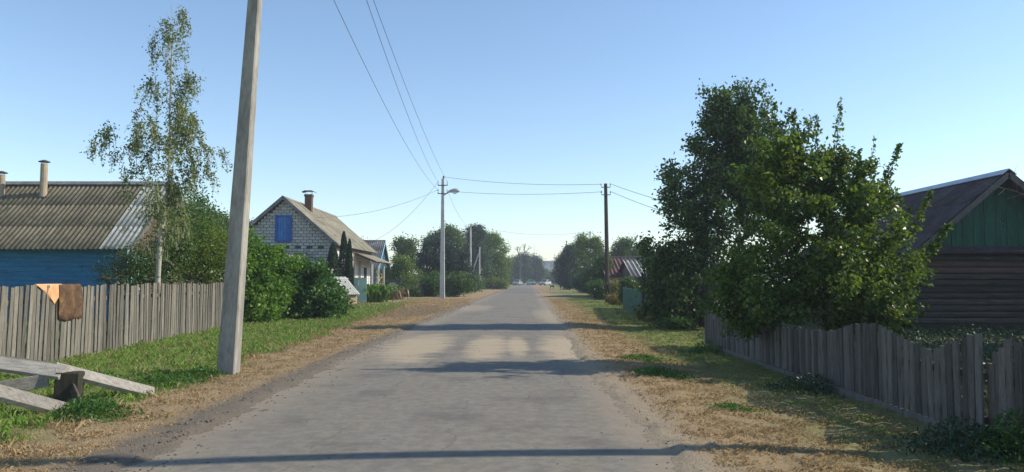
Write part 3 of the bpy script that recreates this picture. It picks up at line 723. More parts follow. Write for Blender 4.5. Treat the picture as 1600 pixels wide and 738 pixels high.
# ------------------------------------------------------------------ white block house
WX, WY = -14.9, 50.0
wh = thing('block_house', 'white block house with steep gable and blue loft shutter beyond the green bushes', 'house', (WX, WY, 0), R(.6))
hw, ez, rz_, ln = 3.2, 4.05, 6.72, 14.0
mb = MB(); mb.prism([(-hw, 0), (hw, 0), (hw, ez), (0, rz_), (-hw, ez)], 'y', .14, ln); wall = part('wall', mb, M['mortar'], wh)
bw, bhh = .375, .195
bmesh_ = MB().box((0, 0, 0), (bw - .034, .12, bhh - .034)).mesh('brick', M['silicate']); bhalf = MB().box((0, 0, 0), (bw / 2 - .034, .12, bhh - .034)).mesh('brick', M['silicate'])
low = MB(); cnt_b = 0
for r_ in range(34):
    z = bhh * (r_ + .5)
    if z > rz_: break
    lim = hw if z + .05 < ez else hw * (rz_ - z - .04) / (rz_ - ez)
    off = 0 if r_ % 2 else bw / 2
    k = -9 * bw + off
    while k < hw + bw:
        x = k; k += bw
        if abs(x) + bw / 2 > lim + .02:
            if abs(x) + bw / 2 < lim + bw / 2 + .02:
                xx = x - math.copysign(bw / 4, x); 
                if z > 2.15: link('brick', bhalf, wall, loc=(xx, .08 + random.uniform(-.006, .006), z)); cnt_b += 1
            continue
        if abs(x) < .33 and 4.05 < z < 5.6: continue
        if r_ == 18 and (int(round(x / bw * 2)) % 4) < 2: continue
        if z < 2.15 or cnt_b > 285: low.box((x, .08, z), (bw - .034, .12, bhh - .034)); continue
        link('brick', bmesh_, wall, loc=(x, .08 + random.uniform(-.006, .006), z)); cnt_b += 1
part('lower_bricks', low, M['silicate'], wall, kind='stuff')
# loft shutter
mb = MB(); cz = 4.83
for sx in (-1, 1): mb.box((sx * .47, -.03, cz), (.13, .12, 1.75))
for sz in (-1, 1): mb.box((0, -.03, cz + sz * .82), (.81, .12, .11))
sh = part('loft_shutter', mb, M['blue_bright'], wh)
for k in range(4):
    mb = MB(); mb.box((-.305 + k * .203, .0, cz), (.19, .05, 1.52)); part('shutter_board', mb, M['blue_faded'], sh)
window(wh, 'window', (2.2, .0, 1.85), 1.35, 1.35, 'y', 'whitepaint', mull=2)
mb = MB(); mb.box((1.9, -.02, 2.62), (2.6, .2, .14)); part('lintel', mb, M['whitepaint'], wh)
window(wh, 'window', (-1.6, .0, 1.7), 1.2, 1.3, 'y', 'whitepaint', mull=1)
# small canopy over the bushes
cn = MB(); cn.bar((-2.6, -1.55, 2.72), (1.5, -1.55, 2.72), .06, .1); cn.bar((-2.6, -.05, 3.12), (1.5, -.05, 3.12), .06, .1)
for x in (-2.5, -.5, 1.4): cn.box((x, -1.5, 1.36), (.09, .09, 2.7)); cn.bar((x, -1.55, 2.77), (x, -.05, 3.17), .05, .07)
cp = part('canopy_frame', cn, M['brown'], wh)
roof_sheets(cp, (-2.75, -1.7, 2.74), (1, 0, 0), (0, 1.6, .43), 4.4, 1.68, 4, 1, 'slate_tan', 6, .03)
# roof
ehw, eez, erz = 3.55, ez - .30, rz_ + .12
def up(x): return eez + (erz - eez) * (1 - abs(x) / ehw)
sl = math.hypot(ehw, erz - eez)
mb = MB(); mb.prism([(-ehw, eez), (0, erz), (ehw, eez), (ehw - .02, eez - .07), (0, erz - .10), (-ehw + .02, eez - .07)], 'y', -.30, ln + 1.2); rf = part('roof', mb, M['brown'], wh)
roof_sheets(rf, (ehw + .03, -.36, eez - .02), (0, 1, 0), (-ehw, 0, erz - eez), ln + 1.6, sl + .03, 14, 4, 'slate_tan', 6, .022)
roof_sheets(rf, (-ehw - .03, ln + 1.24, eez - .02), (0, -1, 0), (ehw, 0, erz - eez), ln + 1.6, sl + .03, 14, 4, 'slate_tan', 6, .022)
mb = MB()
for s_ in (-1, 1): mb.bar((s_ * (ehw + .02), -.34, eez - .02), (0, -.34, erz + .0), .035, .2)
part('barge_board', mb, M['slate_grey'], rf)
mb = MB()
for s_ in (-1, 1): mb.bar((s_ * .1, -.38, erz + .015), (s_ * .1, ln + 1.25, erz + .015 + .004 * s_), .26, .025, (s_ * .7, 0, .75))
part('ridge_cap', mb, M['slate_tan'], rf)
# chimney of brick with a raised cap
chx, chy = .55, 4.2
mb = MB(); mb.box((0, 0, .0), (.46, .46, .5)); ch = part('chimney', mb, M['redbrick'], wh, loc=(chx, chy, up(chx) + .1)); mb = MB(); mb.box((0, 0, .98), (.56, .56, .16)); part('chimney_collar', mb, M['redbrick'], ch)
for k in range(9):
    for j in range(4):
        a = j * math.pi / 2; o_ = .117 if k % 2 else -.117
        for i in (-1, 1):
            if i * o_ < 0 and k % 2: pass
            c = link('brick', BM.setdefault('chb', MB().box((0, 0, 0), (.222, .02, .068)).mesh('brick', M['redbrick'])), ch, rot=(0, 0, a)); c.location = Matrix.Rotation(a, 3, 'Z') @ Vector((i * .117, -.235, .26 + k * .078))
mb = MB(); mb.box((0, 0, .56), (.44, .44, .74)); part('chimney_core', mb, M['mortar'], ch)
mb = MB(); mb.prism([(-.45, 1.20), (-.25, 1.28), (.25, 1.28), (.45, 1.20), (.45, 1.24), (.25, 1.33), (-.25, 1.33), (-.45, 1.24)], 'y', -.3, .3)
for sx in (-1, 1):
    for sy in (-1, 1): mb.box((sx * .2, sy * .2, 1.15), (.02, .02, .22))
part('chimney_cap', mb, M['iron'], ch)
# road side wall: white boards between brown posts, porch
for k in range(16):
    mb = BM.setdefault('sid', MB().box((0, 0, 0), (.03, 13.6, .21)).mesh('wall_board', M['whitepaint']))
    link('wall_board', mb, wall, loc=(hw + .02 + (k % 2) * .004, 7.2, .35 + k * .222))
mb = MB(); mb.box((hw + .05, .12, ez / 2 - .1), (.14, .3, ez - .2)); mb.box((hw + .06, 6.9, ez / 2 - .2), (.10, .25, ez - .4)); part('corner_post', mb, M['brown'], wh)
mb = MB(); mb.box((hw + .06, 7.0, 3.62), (.12, 13.8, .3)); part('fascia', mb, M['brown'], wh)
window(wh, 'window', (hw + .07, 9.0, 2.2), 1.0, 1.6, 'x', 'whitepaint', mull=1)
window(wh, 'window', (hw + .07, 4.0, 2.2), 1.2, 1.4, 'x', 'whitepaint', mull=1)
dr_ = MB(); dr_.box((hw + .06, 11.6, 1.25), (.06, 1.0, 2.4)); dp = part('door', dr_, M['dark'], wh)
mb = MB(); mb.lathe([(.02, 0), (.02, .08)], (hw + .12, 11.25, 1.2), 6); part('handle', mb, M['iron'], dp)
pr = MB()
for y_ in (7.8, 10.6, 13.4): pr.box((hw + 1.25, y_, 1.42), (.13, .13, 2.84))
part('porch_post', pr, M['whitepaint'], wh)
mb = MB(); mb.prism([(hw - .05, 3.52), (hw + 1.5, 2.86), (hw + 1.5, 2.78), (hw - .05, 3.42)], 'y', 7.3, 15.4); pf = part('porch_roof', mb, M['brown'], wh)
roof_sheets(pf, (hw + 1.6, 7.2, 2.83), (0, 1, 0), (-1.6, 0, .68), 8.3, 1.74, 7, 1, 'slate_tan', 6, .022)

# ------------------------------------------------------------------ third house, seen past the white one
O = Vector((-18.5, 81, 0)); XR = -13.9
th_ = thing('far_house', 'small grey roofed house with blue gable and yellow wall behind the white block house', 'house', O)
yE, yR, zE, zR = 80.0, 84.2, 2.55, 5.75
mb = MB(); mb.prism([(yE + .4 - O.y, 0), (2*yR - yE - .4 - O.y, 0), (2*yR - yE - .4 - O.y, zE + .15), (yR - O.y, zR - .15), (yE + .4 - O.y, zE + .15)], 'x', -10, XR - .35 - O.x); w3 = part('wall', mb, M['ochre'], th_)
mb = MB()
for k in range(42):
    yy = yE + .42 + k * .2
    top = zE + (zR - zE) * (1 - abs(yy + .1 - yR) / (yR - yE)) - .12
    if top > zE - .2: mb.box((XR - .33 - O.x, yy + .1 - O.y, (top + zE - .3) / 2), (.03 + .01 * (k % 2), .18, top - zE + .3))
part('gable_boards', mb, M['gable_blue'], w3)
mb = MB(); mb.box((-3, yE + .37 - O.y, .75), (13.9, .06, 1.5)); part('plinth', mb, M['teal_wall'], w3)
mb = MB(); mb.box((XR - .34 - O.x, yE + .38 - O.y, 1.3), (.22, .22, 2.6)); part('corner_post', mb, M['sky_blue'], th_)
mb = MB(); mb.prism([(yE - O.y, zE), (yR - O.y, zR), (2*yR - yE - O.y, zE), (2*yR - yE - O.y, zE - .05), (yR - O.y, zR - .08), (yE - O.y, zE - .05)], 'x', -10, XR - .02 - O.x); r3 = part('roof', mb, M['brown'], th_)
sl = math.hypot(yR - yE, zR - zE)
roof_sheets(r3, (-5.0, yE - .06 - O.y, zE - .05), (1, 0, 0), (0, yR - yE, zR - zE), XR - O.x + 5.0, sl + .02, 9, 3, 'slate_grey', 5, .03)
roof_sheets(r3, (XR - O.x, 2*yR - yE + .06 - O.y, zE - .05), (-1, 0, 0), (0, yE - yR, zR - zE), 9.6, sl + .02, 9, 3, 'slate_grey', 5, .03)
mb = MB(); mb.bar((-10, yR - O.y, zR + .05), (XR + .02 - O.x, yR - O.y, zR + .05), .3, .06); part('ridge_cap', mb, M['iron'], r3)
mb = MB(); mb.bar((XR - O.x, yE - .02 - O.y, zE - .12), (XR - O.x, yR - O.y, zR - .12), .05, .24); mb.bar((XR - O.x, 2*yR - yE - O.y, zE - .12), (XR - O.x, yR + .01 - O.y, zR - .12), .05, .24); part('barge_board', mb, M['sky_blue'], r3)

# ------------------------------------------------------------------ well house and mint gate
gp = ga(541, 477)
wl_ = thing('well_house', 'small wooden well house with slanting slatted lid in front of the mint green gate', 'well', (gp.x - .3, gp.y, 0), R(-42))
mb = MB(); mb.box((0, .45, .38), (.8, .8, .76)); bx = part('well_box', mb, M['wellwood'], wl_)
for k in range(5): 
    mb = MB(); mb.box((0, .03, .08 + k * .15), (.9, .05, .14)); part('plank', mb, M['wellwood'], bx)
lid = MB(); lid.bar((-.85, .45, 1.62), (.55, .45, .62), .9, .05); ld = part('lid', lid, M['dark'], wl_)
for k in range(6):
    mb = MB(); y_ = .07 + k * .155; mb.bar((-.86, y_, 1.665), (.6, y_, .625), .125, .03); part('slat', mb, M['slate_new'], ld)
mb = MB(); mb.bar((-1.05, .45, 1.62), (-.62, .45, 1.56), 1.0, .04); part('lid_cap', mb, M['whitepaint'], ld)
for sx, hh in ((-.75, 1.5), (.1, .95)):
    mb = MB(); mb.box((sx, .45, hh / 2), (.09, .09, hh)); part('post', mb, M['wellwood'], wl_)
gp = ga(553, 475)
gt = thing('metal_gate', 'mint green metal gate leaf standing open behind the well house', 'gate', (gp.x + .1, gp.y + .9, 0), R(8))
for k in range(2):
    mb = MB(); mb.box((-.23 + k * .465, 0, .85), (.455, .03, 1.55)); part('panel', mb, M['mint'], gt)
mb = MB()
for sx in (-.48, .48): mb.box((sx, .03, .82), (.05, .05, 1.64))
for z in (.12, 1.60): mb.box((0, .03, z), (.96, .045, .05))
part('gate_frame', mb, M['mint'], gt)
mb = MB(); mb.box((.38, -.04, .85), (.03, .05, .14)); part('handle', mb, M['iron'], gt)

# garden fence past the gate
gf = thing('garden_fence', 'thin dark picket fence of the gardens beyond the white house', 'fence', (-10.5, 66, 0))
mb = MB()
for k in range(150):
    y_ = k * .2; mb.box((.045 * y_ * .3, y_, .62 + random.uniform(-.02, .02)), (.02, .085, 1.24))
part('pickets', mb, M['picket_dark'], gf, kind='stuff')
mb = MB(); mb.bar((.05, 0, .35), (.45, 30, .35), .04, .07); mb.bar((.05, 0, .95), (.45, 30, .95), .04, .07); part('rail', mb, M['picket_dark'], gf)

# ------------------------------------------------------------------ right picket fence with scalloped tops
fr = thing('scalloped_fence', 'dark old board fence with scalloped top along the right verge', 'fence', (4.6, 9, 0))
def topz(y):
    k = [(4.5, .95), (6.3, .76), (7.22, .95), (7.30, .80), (7.5, .79), (7.56, .97), (8.5, .74), (9.85, .95), (10.0, .93), (11.5, .74), (13.2, .68), (15.2, .76), (17.2, .90), (18.6, .82)]
    for (a, p), (b, q_) in zip(k, k[1:]):
        if a <= y <= b:
            f = (y - a) / (b - a); f = f * f * (3 - 2 * f) if b - a > .3 else f; return p + (q_ - p) * f
    return .8
y_ = 4.6; i = 0
while y_ < 18.3:
    w_ = .098; gap = .012 + (.022 if 8.1 < y_ < 9.3 else random.choice([0, .003, .012]))
    x_ = 4.6 + .012 * math.sin(y_ * 1.3); zb = ground_z(x_, y_) - .04; tz = topz(y_ + w_ / 2) + random.uniform(-.008, .008)
    dark_gap = 7.26 < y_ < 7.5
    link('picket', picket('picket_dark', 10 + random.randrange(6), 1.0, w_, .022), fr, loc=(x_ - 4.6 + (.08 if dark_gap else 0), y_ + w_ / 2 - 9, zb), rot=(R(random.uniform(-1, 1)), R(random.uniform(-.7, .7)), R(90)), scale=(1, 1, tz - zb))
    y_ += w_ + gap; i += 1
mb = MB()
for z in (.12, .55): mb.bar((.04, -4.4, z), (.04, -1.75, z), .05, .07); mb.bar((.04, -1.40, z), (.04, 9.3, z), .05, .07)
part('rail', mb, M['picket_dark'], fr)
for py_ in (5.0, 7.22, 7.56, 9.92, 12.3, 14.8, 17.4):
    mb = MB(); mb.box((0, 0, .33), (.12, .12, .9)); part('post', mb, M['picket_dark'], fr, loc=(.13, py_ - 9, -.1))
mb = MB(); mb.bar((-.05, -3, .0), (-.01, 9, .0), .05, .12); part('bottom_board', mb, M['picket_dark'], fr, loc=(-.02, 0, -.06))

# ------------------------------------------------------------------ dark log house on the right
O = Vector((14.0, 22, 0)); lh = thing('log_house', 'dark log house with green board gable and steep dark roof behind the right fence', 'house', O)
hw, ez, rz_, ln = 2.66, 2.28, 4.42, 8.6
mb = MB(); mb.prism([(-hw + .06, 0), (hw - .06, 0), (hw - .06, ez), (0, rz_ - .05), (-hw + .06, ez)], 'y', .12, ln - .3); core = part('wall', mb, M['dark'], lh)
def logmesh(l, r, mat):
    mb = MB(); n = 8; k = 5
    pts = [(l * i / k, random.uniform(-.006, .006), random.uniform(-.004, .004)) for i in range(k + 1)]
    mb.tube(pts, r, n); return mb.mesh('log', M[mat], False)
logs = [logmesh(2 * hw + .5, .098, 'log') for _ in range(4)]; logr = logmesh(2 * hw + .5, .098, 'log_red'); logy = [logmesh(ln, .098, 'log') for _ in range(3)]
for k in range(11):
    z = .32 + k * .18
    link('log', logr if k in (8, 9) else logs[k % 4], core, loc=(-hw - .25, .08, z))
    link('log', logy[k % 3], core, loc=(-hw + .05, -.18, z + .09), rot=(0, 0, R(90)))
    mb = BM.setdefault('log_end%d' % (k % 2), MB().box((0, 0, 0), (.06, .19, .14)).mesh('log_end', M['whitepaint' if k % 2 else 'blue']))
    if 3 <= k <= 7: link('log_end', mb, core, loc=(-hw - .28, .08, z))
mb = MB(); mb.box((0, .1, .10), (2 * hw + .1, .3, .26)); mb.box((-hw + .08, ln / 2 + .2, .10), (.3, ln - .3, .26)); part('foundation', mb, M['stump'], lh)
mb = MB(); mb.bar((-hw - .25, -.10, 2.36), (hw + .25, -.10, 2.36), .34, .05, (0, -.5, .86)); mb.box((0, -.20, 2.28), (2 * hw + .3, .05, .09)); part('cornice', mb, M['roof_dark'], lh)
for k in range(int(2 * hw / .16)):
    x = -hw + .08 + k * .16; top = ez + .08 + (rz_ - ez - .06) * (1 - abs(x) / hw) - .05
    if top - 2.45 < .1: continue
    mb = MB(); mb.box((x, .03 + .012 * (k % 2), (top + 2.42) / 2), (.152, .03, top - 2.42)); part('gable_board', mb, M['green_board'], lh)
ehw, eez, erz = 2.98, 2.03, 4.52; sl = math.hypot(ehw, erz - eez)
mb = MB(); mb.prism([(-ehw, eez), (0, erz), (ehw, eez), (ehw, eez - .06), (0, erz - .08), (-ehw, eez - .06)], 'y', -.45, ln + .1); rf = part('roof', mb, M['roof_dark'], lh)
roof_sheets(rf, (-ehw - .04, ln + .15, eez - .03), (0, -1, 0), (ehw, 0, erz - eez), ln + .65, sl + .04, 9, 3, 'roof_dark', 6, .02)
roof_sheets(rf, (ehw + .04, -.50, eez - .03), (0, 1, 0), (-ehw, 0, erz - eez), ln + .65, sl + .04, 9, 3, 'roof_dark', 6, .02)
mb = MB()
for s_ in (-1, 1): mb.bar((s_ * .11, -.52, erz + .02), (s_ * .11, ln + .18, erz + .02 + .003 * s_), .26, .02, (s_ * .62, 0, .78))
part('ridge_cap', mb, M['zinc'], rf)
mb = MB()
for s_ in (-1, 1): mb.bar((s_ * ehw, -.49, eez - .06), (0, -.49, erz - .06), .04, .15)
part('barge_board', mb, M['picket_dark'], rf)

# ------------------------------------------------------------------ grey and red roofed sheds, green fence
O = Vector((11, 58, 0)); sd1 = thing('grey_shed', 'low shed with pale grey ribbed roof behind the right hand wooden pole', 'shed', O)
gx, yE, yR, zE, zR = 8.95, 57.6, 62, 1.72, 3.05
mb = MB(); mb.prism([(yE + .3 - O.y, -.2), (2*yR - yE - .3 - O.y, -.2), (2*yR - yE - .3 - O.y, zE + .08), (yR - O.y, zR - .06), (yE + .3 - O.y, zE + .08)], 'x', gx + .35 - O.x, 6.0); w = part('wall', mb, M['dark'], sd1)
for k in range(38):
    yy = yE + .35 + k * .22; top = zE + (zR - zE) * (1 - abs(yy + .1 - yR) / (yR - yE)) - .03
    mb = MB(); mb.box((gx + .32 - O.x, yy + .1 - O.y, top / 2 - .1), (.03, .205, top + .2)); part('board', mb, M['picket_dark'], sd1)
mb = MB(); mb.prism([(yE - O.y, zE), (yR - O.y, zR), (2*yR - yE - O.y, zE), (2*yR - yE - O.y, zE - .05), (yR - O.y, zR - .07), (yE - O.y, zE - .05)], 'x', gx - O.x, 6.3); r_ = part('roof', mb, M['brown'], sd1)
sl = math.hypot(yR - yE, zR - zE)
roof_sheets(r_, (gx - .02 - O.x, yE - .05 - O.y, zE - .03), (1, 0, 0), (0, yR - yE, zR - zE), 8.0, sl + .02, 12, 2, 'slate_new', 2, .05, lambda i, j: 'slate_new' if (i + j) % 3 else 'slate_grey')
mb = MB(); mb.bar((gx - .05 - O.x, yR - O.y, zR + .08), (6.3, yR - O.y, zR + .08), .34, .05); part('ridge_cap', mb, M['slate_new'], r_)
O = Vector((10, 64, 0)); sd2 = thing('red_shed', 'tan walled shed with dark red ribbed roof behind the wooden pole', 'shed', O)
gx, yE, yR, zE, zR = 7.75, 64.0, 69, 1.78, 3.45
mb = MB(); mb.prism([(yE + .3 - O.y, -.2), (2*yR - yE - .3 - O.y, -.2), (2*yR - yE - .3 - O.y, zE + .08), (yR - O.y, zR - .06), (yE + .3 - O.y, zE + .08)], 'x', gx + .25 - O.x, 5.0); part('wall', mb, M['tan_wall'], sd2)
mb = MB(); mb.prism([(yE - O.y, zE), (yR - O.y, zR), (2*yR - yE - O.y, zE), (2*yR - yE - O.y, zE - .05), (yR - O.y, zR - .07), (yE - O.y, zE - .05)], 'x', gx - O.x, 5.3); r_ = part('roof', mb, M['brown'], sd2)
sl = math.hypot(yR - yE, zR - zE)
roof_sheets(r_, (gx - .02 - O.x, yE - .05 - O.y, zE - .03), (1, 0, 0), (0, yR - yE, zR - zE), 7.5, sl + .02, 11, 2, 'roof_red', 2, .05)
mb = MB(); mb.bar((gx - .05 - O.x, yR - O.y, zR + .08), (5.3, yR - O.y, zR + .08), .34, .05); part('ridge_cap', mb, M['slate_new'], r_)
mb = MB(); mb.box((8.9 - O.x, yE + .28 - O.y, .85), (.9, .06, 1.7)); part('door', mb, M['tan_wall'], sd2)

gf2 = thing('green_board_fence', 'faded green upright board fence below the grey shed roof', 'fence', (5.1, 29.6, 0))
A, B = Vector((5.08, 29.8)), Vector((6.05, 42)); d = (B - A); n = int(d.length / .2); d.normalize(); a2_ = math.atan2(d.y, d.x)
for k in range(n):
    p = A + d * (k * .2 + .1); me = picket('green_fence', 20 + k % 4, 1.2, .17, .022)
    link('picket', me, gf2, loc=(p.x - 5.1, p.y - 29.6, -.12), rot=(0, R(random.uniform(-.6, .6)), a2_), scale=(1, 1, random.uniform(.97, 1.02)))
mb = MB(); p = A - Vector((5.1, 29.6)); q_ = B - Vector((5.1, 29.6))
for z in (.3, .9): mb.bar((p.x + .05, p.y, z), (q_.x + .05, q_.y, z), .05, .08)
part('rail', mb, M['picket_dark'], gf2)
mb = MB(); mb.box((0, 0, .8), (.16, .16, 1.85)); part('post', mb, M['tarred'], gf2, loc=(-.05, -.1, 0))
gf3 = thing('grey_board_fence', 'short grey board fence beside the green fence at the big tree', 'fence', (5.05, 27, 0))
for k in range(14):
    link('picket', picket('picket', 30 + k % 4, 1.2, .13, .022), gf3, loc=(.02 * k * .1, k * .18, -.12), rot=(0, R(random.uniform(-1, 1)), R(88)), scale=(1, 1, random.uniform(.95, 1.03)))
mb = MB(); mb.bar((.05, -.1, .3), (.09, 2.5, .3), .05, .08); mb.bar((.05, -.1, .9), (.09, 2.5, .9), .05, .08); part('rail', mb, M['picket_dark'], gf3)

# ------------------------------------------------------------------ poles
def insulator(parent, p):
    mb = MB(); mb.lathe([(.012, -.10), (.012, 0), (.05, .01), (.055, .05), (.03, .07), (.04, .09), (.035, .13), (.015, .15)], (0, 0, 0), 8)
    part('insulator', mb, M['porcelain'], parent, loc=p, smooth=True)
# near concrete pole
p0 = ga(350, 588)
cp_ = thing('concrete_pole', 'tall leaning square concrete utility pole on the near left verge', 'utility pole', (p0.x, p0.y + .17, 0), rot=(R(1.2), R(3.45), R(-1)))
mb = MB(); H_ = 9.9
for (za, zb, wa, wb) in ((-.3, H_, .145, .06),):
    e = .018
    def ring(w, z): return [(-w + e, -w * .95, z), (w - e, -w * .95, z), (w, -w * .95 + e, z), (w, w * .95 - e, z), (w - e, w * .95, z), (-w + e, w * .95, z), (-w, w * .95 - e, z), (-w, -w * .95 + e, z)]
    rs = []; K = 12
    for k in range(K + 1): f = k / K; rs += ring(wa + (wb - wa) * f, za + (zb - za) * f)
    fs = [tuple(range(7, -1, -1)), tuple(range(K * 8, K * 8 + 8))] + [(k * 8 + i, k * 8 + (i + 1) % 8, (k + 1) * 8 + (i + 1) % 8, (k + 1) * 8 + i) for k in range(K) for i in range(8)]
    mb.add(rs, fs)
part('shaft', mb, M['concrete'], cp_)
near_att = []
for z in (9.1, 9.6):
    mb = MB(); mb.box((0, -.12, z), (1.1 if z < 9.5 else .7, .06, .06)); ca = part('crossarm', mb, M['iron'], cp_)
    for sx in ((-.48, .48) if z < 9.5 else (-.3, .3)): insulator(ca, (sx, -.12, z + .14)); near_att.append((sx, -.12, z + .25))
# lamp pole
LP = Vector((-5.45, 60.2, 0))
lp_ = thing('lamp_pole', 'tall pale concrete pole with street lamp and insulators on the left of the road', 'street lamp', LP)
mb = MB(); mb.prism([(-.12, -.12), (.12, -.12), (.12, .12), (-.12, .12)], 'z', 0, .01); mb = MB()
mb.bar((0, 0, -.2), (0, 0, 9.3), .22, .22, (0, 1, 0)); mb2 = MB(); K = [(.19, .0), (.085, 9.5)]
mb2.add([(sx * w, sy * w, z) for w, z in ((.19, -.2), (.10, 9.45)) for sx, sy in ((-1,-1),(1,-1),(1,1),(-1,1))], [(3,2,1,0),(4,5,6,7),(0,1,5,4),(1,2,6,5),(2,3,7,6),(3,0,4,7)])
part('shaft', mb2, M['concrete_far'], lp_)
mb = MB(); mb.lathe([(.05, 9.4), (.07, 9.62), (.02, 9.68)], (.05, 0, 0), 8); part('top_cap', mb, M['iron'], lp_)
lamp_att = []
for z in (8.9, 8.25):
    mb = MB(); mb.box((0, -.14, z), (.76, .06, .07)); mb.box((-.36, -.14, z + .07), (.05, .05, .14)); mb.box((.36, -.14, z + .07), (.05, .05, .14)); ca = part('crossarm', mb, M['iron'], lp_)
    for sx in (-.36, .36): insulator(ca, (sx, -.14, z + .2)); lamp_att.append(LP + Vector((sx, -.14, z + .3)))
mb = MB(); mb.tube([(.08, -.05, 8.1), (.28, -.1, 8.25), (.5, -.15, 8.38)], .035, 6); part('lamp_arm', mb, M['iron'], lp_)
mb = MB(); mb.tube([(.42, -.15, 8.36), (.62, -.16, 8.44), (.95, -.18, 8.50), (1.22, -.2, 8.47), (1.34, -.2, 8.42)], [.07, .12, .17, .15, .05], 10); hd = part('lamp_head', mb, M['lamp'], lp_, smooth=True)
mb = MB(); mb.tube([(.72, -.17, 8.36), (.95, -.18, 8.33), (1.2, -.2, 8.36)], [.05, .13, .06], 10); part('lamp_glass', mb, M['glass_lamp'], hd, smooth=True)

def wood_pole(label, p, h, r=.13, foot=True, mat='tarred', arms=1, lean=0, group=None):
    o = thing('utility_pole', label, 'utility pole', p, rot=(0, R(lean), 0), group=group)
    mb = MB(); mb.tube([(0, 0, -.1), (.01, 0, h * .5), (0, 0, h)], [r, r * .85, r * .7], 10); part('shaft', mb, M[mat], o)
    if foot: mb = MB(); mb.bar((.16, .02, -.1), (.14, .02, 1.5), .2, .2, (0, 1, 0)); part('concrete_footing', mb, M['concrete_far'], o); mb = MB(); mb.lathe([(r + .12, .5), (r + .12, .56)], (.06, 0, 0), 10); mb.lathe([(r + .12, 1.2), (r + .12, 1.26)], (.06, 0, 0), 10); part('binding', mb, M['iron'], o)
    at_ = []
    for k in range(arms):
        z = h - .25 - k * .5
        mb = MB(); mb.bar((-.30, -.1, z), (.30, -.1, z), .05, .05); ca = part('bracket', mb, M['iron'], o)
        for sx in (-.3, .3): insulator(ca, (sx, -.1, z + .12)); at_.append(Vector(p) + Vector((sx, -.1, z + .2)))
    return o, at_
rp_o, rp_att = wood_pole('dark tarred wooden pole with pale footing on the right verge', (6.22, 50.2, -.05), 7.85, .16, True, 'tarred', 2, -.5)
_, fp1 = wood_pole('slim grey pole rising behind the lamp pole against the left trees', (-5.3, 98, 0), 8.5, .14, False, 'concrete_far', 1)
_, fp2 = wood_pole('grey pole standing among the pale trees on the right side', (10.5, 103, 0), 8.0, .14, False, 'concrete_far', 1)
_, fp3 = wood_pole('thin dark pole beside the far pointed conifer', (10.8, 152, 0), 9.2, .12, False, 'tarred', 1)
_, fp4 = wood_pole('short thin pole at the end of the road before the dark trees', (7.6, 200, 0), 7.0, .12, False, 'tarred', 1)
ap = thing('braced_pole', 'thin pale pole with a long slanting brace on the left of the road', 'utility pole', (-4.1, 97, 0))
mb = MB(); mb.tube([(0, 0, -.1), (0, 0, 5.6)], [.1, .08], 8); part('shaft', mb, M['concrete_far'], ap)
mb = MB(); mb.tube([(-1.75, 0, 0), (-.06, 0, 4.9)], [.1, .08], 8); part('brace', mb, M['concrete_far'], ap)
mb = MB()
for z in (5.4, 4.6, 4.2): mb.bar((-.05, -.1, z), (.45, -.1, z - .1), .03, .03)
part('bracket', mb, M['iron'], ap)
# pole standing right of the picture: its shadow crosses the road in front
sp_ = thing('roadside_pole', 'tall square concrete pole just beyond the right picture edge', 'utility pole', (8.2, 7.5, 0), rot=(0, R(0), R(10)))
mb = MB(); mb.add([(sx * w, sy * w, z) for w, z in ((.14, -.2), (.10, 9.6)) for sx, sy in ((-1,-1),(1,-1),(1,1),(-1,1))], [(3,2,1,0),(4,5,6,7),(0,1,5,4),(1,2,6,5),(2,3,7,6),(3,0,4,7)])
part('shaft', mb, M['concrete'], sp_)

def wire(label, a, b, sag, r, name='power_line', group=None):
    a, b = Vector(a), Vector(b); pts = []
    for k in range(25):
        f = k / 24; p = a.lerp(b, f); p.z -= sag * 4 * f * (1 - f); pts.append(p - a)
    mb = MB(); mb.tube(pts, r, 5); o = link(name, mb.mesh(name, M['wire'], True), loc=a); return tag(o, label, 'wire', group)
bpy.context.view_layer.update()
NW = [cp_.matrix_world @ Vector(p) for p in near_att]
G_ = 'wires between the near concrete pole and the lamp pole'
wire('upper left of the wires from the near concrete pole to the lamp pole', NW[0], lamp_att[2], .9, .009, group=G_)
wire('middle wire of the bundle from the near concrete pole to the lamp pole', NW[1], lamp_att[0], .75, .009, group=G_)
wire('right wire of the bundle from the near concrete pole to the lamp pole', NW[3], lamp_att[1], .6, .009, group=G_)
wire('upper wire crossing the road from the lamp pole to the wooden pole', LP + Vector((.05, 0, 9.6)), rp_att[0], .25, .013)
wire('lower wire crossing the road from the lamp head to the wooden pole', LP + Vector((1.2, 0, 8.4)), rp_att[2], .18, .013)
wire('taut wire sloping from the lamp pole down to the white house roof', lamp_att[2], (WX + 1.6, WY + 2, 5.7), .5, .012)
wire('fainter wire from the lamp pole to the far slope of the white house', lamp_att[0], (WX + 3.2, WY + 12, 4.4), .7, .010)
wire('wire running from the lamp pole down to the slim grey pole behind', lamp_att[3], fp1[0], .6, .010)
wire('upper wire from the wooden pole towards the big right hand trees', rp_att[1], (11.6, 29.5, 3.4), .3, .014)
wire('lower wire from the wooden pole towards the big right hand trees', rp_att[3], (11.6, 30.2, 2.9), .35, .014)
wire('faint wire from the slim grey pole to the grey pole among right trees', fp1[1], fp2[0], .8, .012)

# ------------------------------------------------------------------ vegetation
def E(px, py, Y, wpx, hpx, dr=None, w=1):
    """ellipsoid from its picture position and half sizes at a depth"""
    c = at(px, py, Y); rx = wpx * Y / F; rz = hpx * Y / F
    return (c.x, Y, c.z, rx, dr if dr else rx, rz, w)

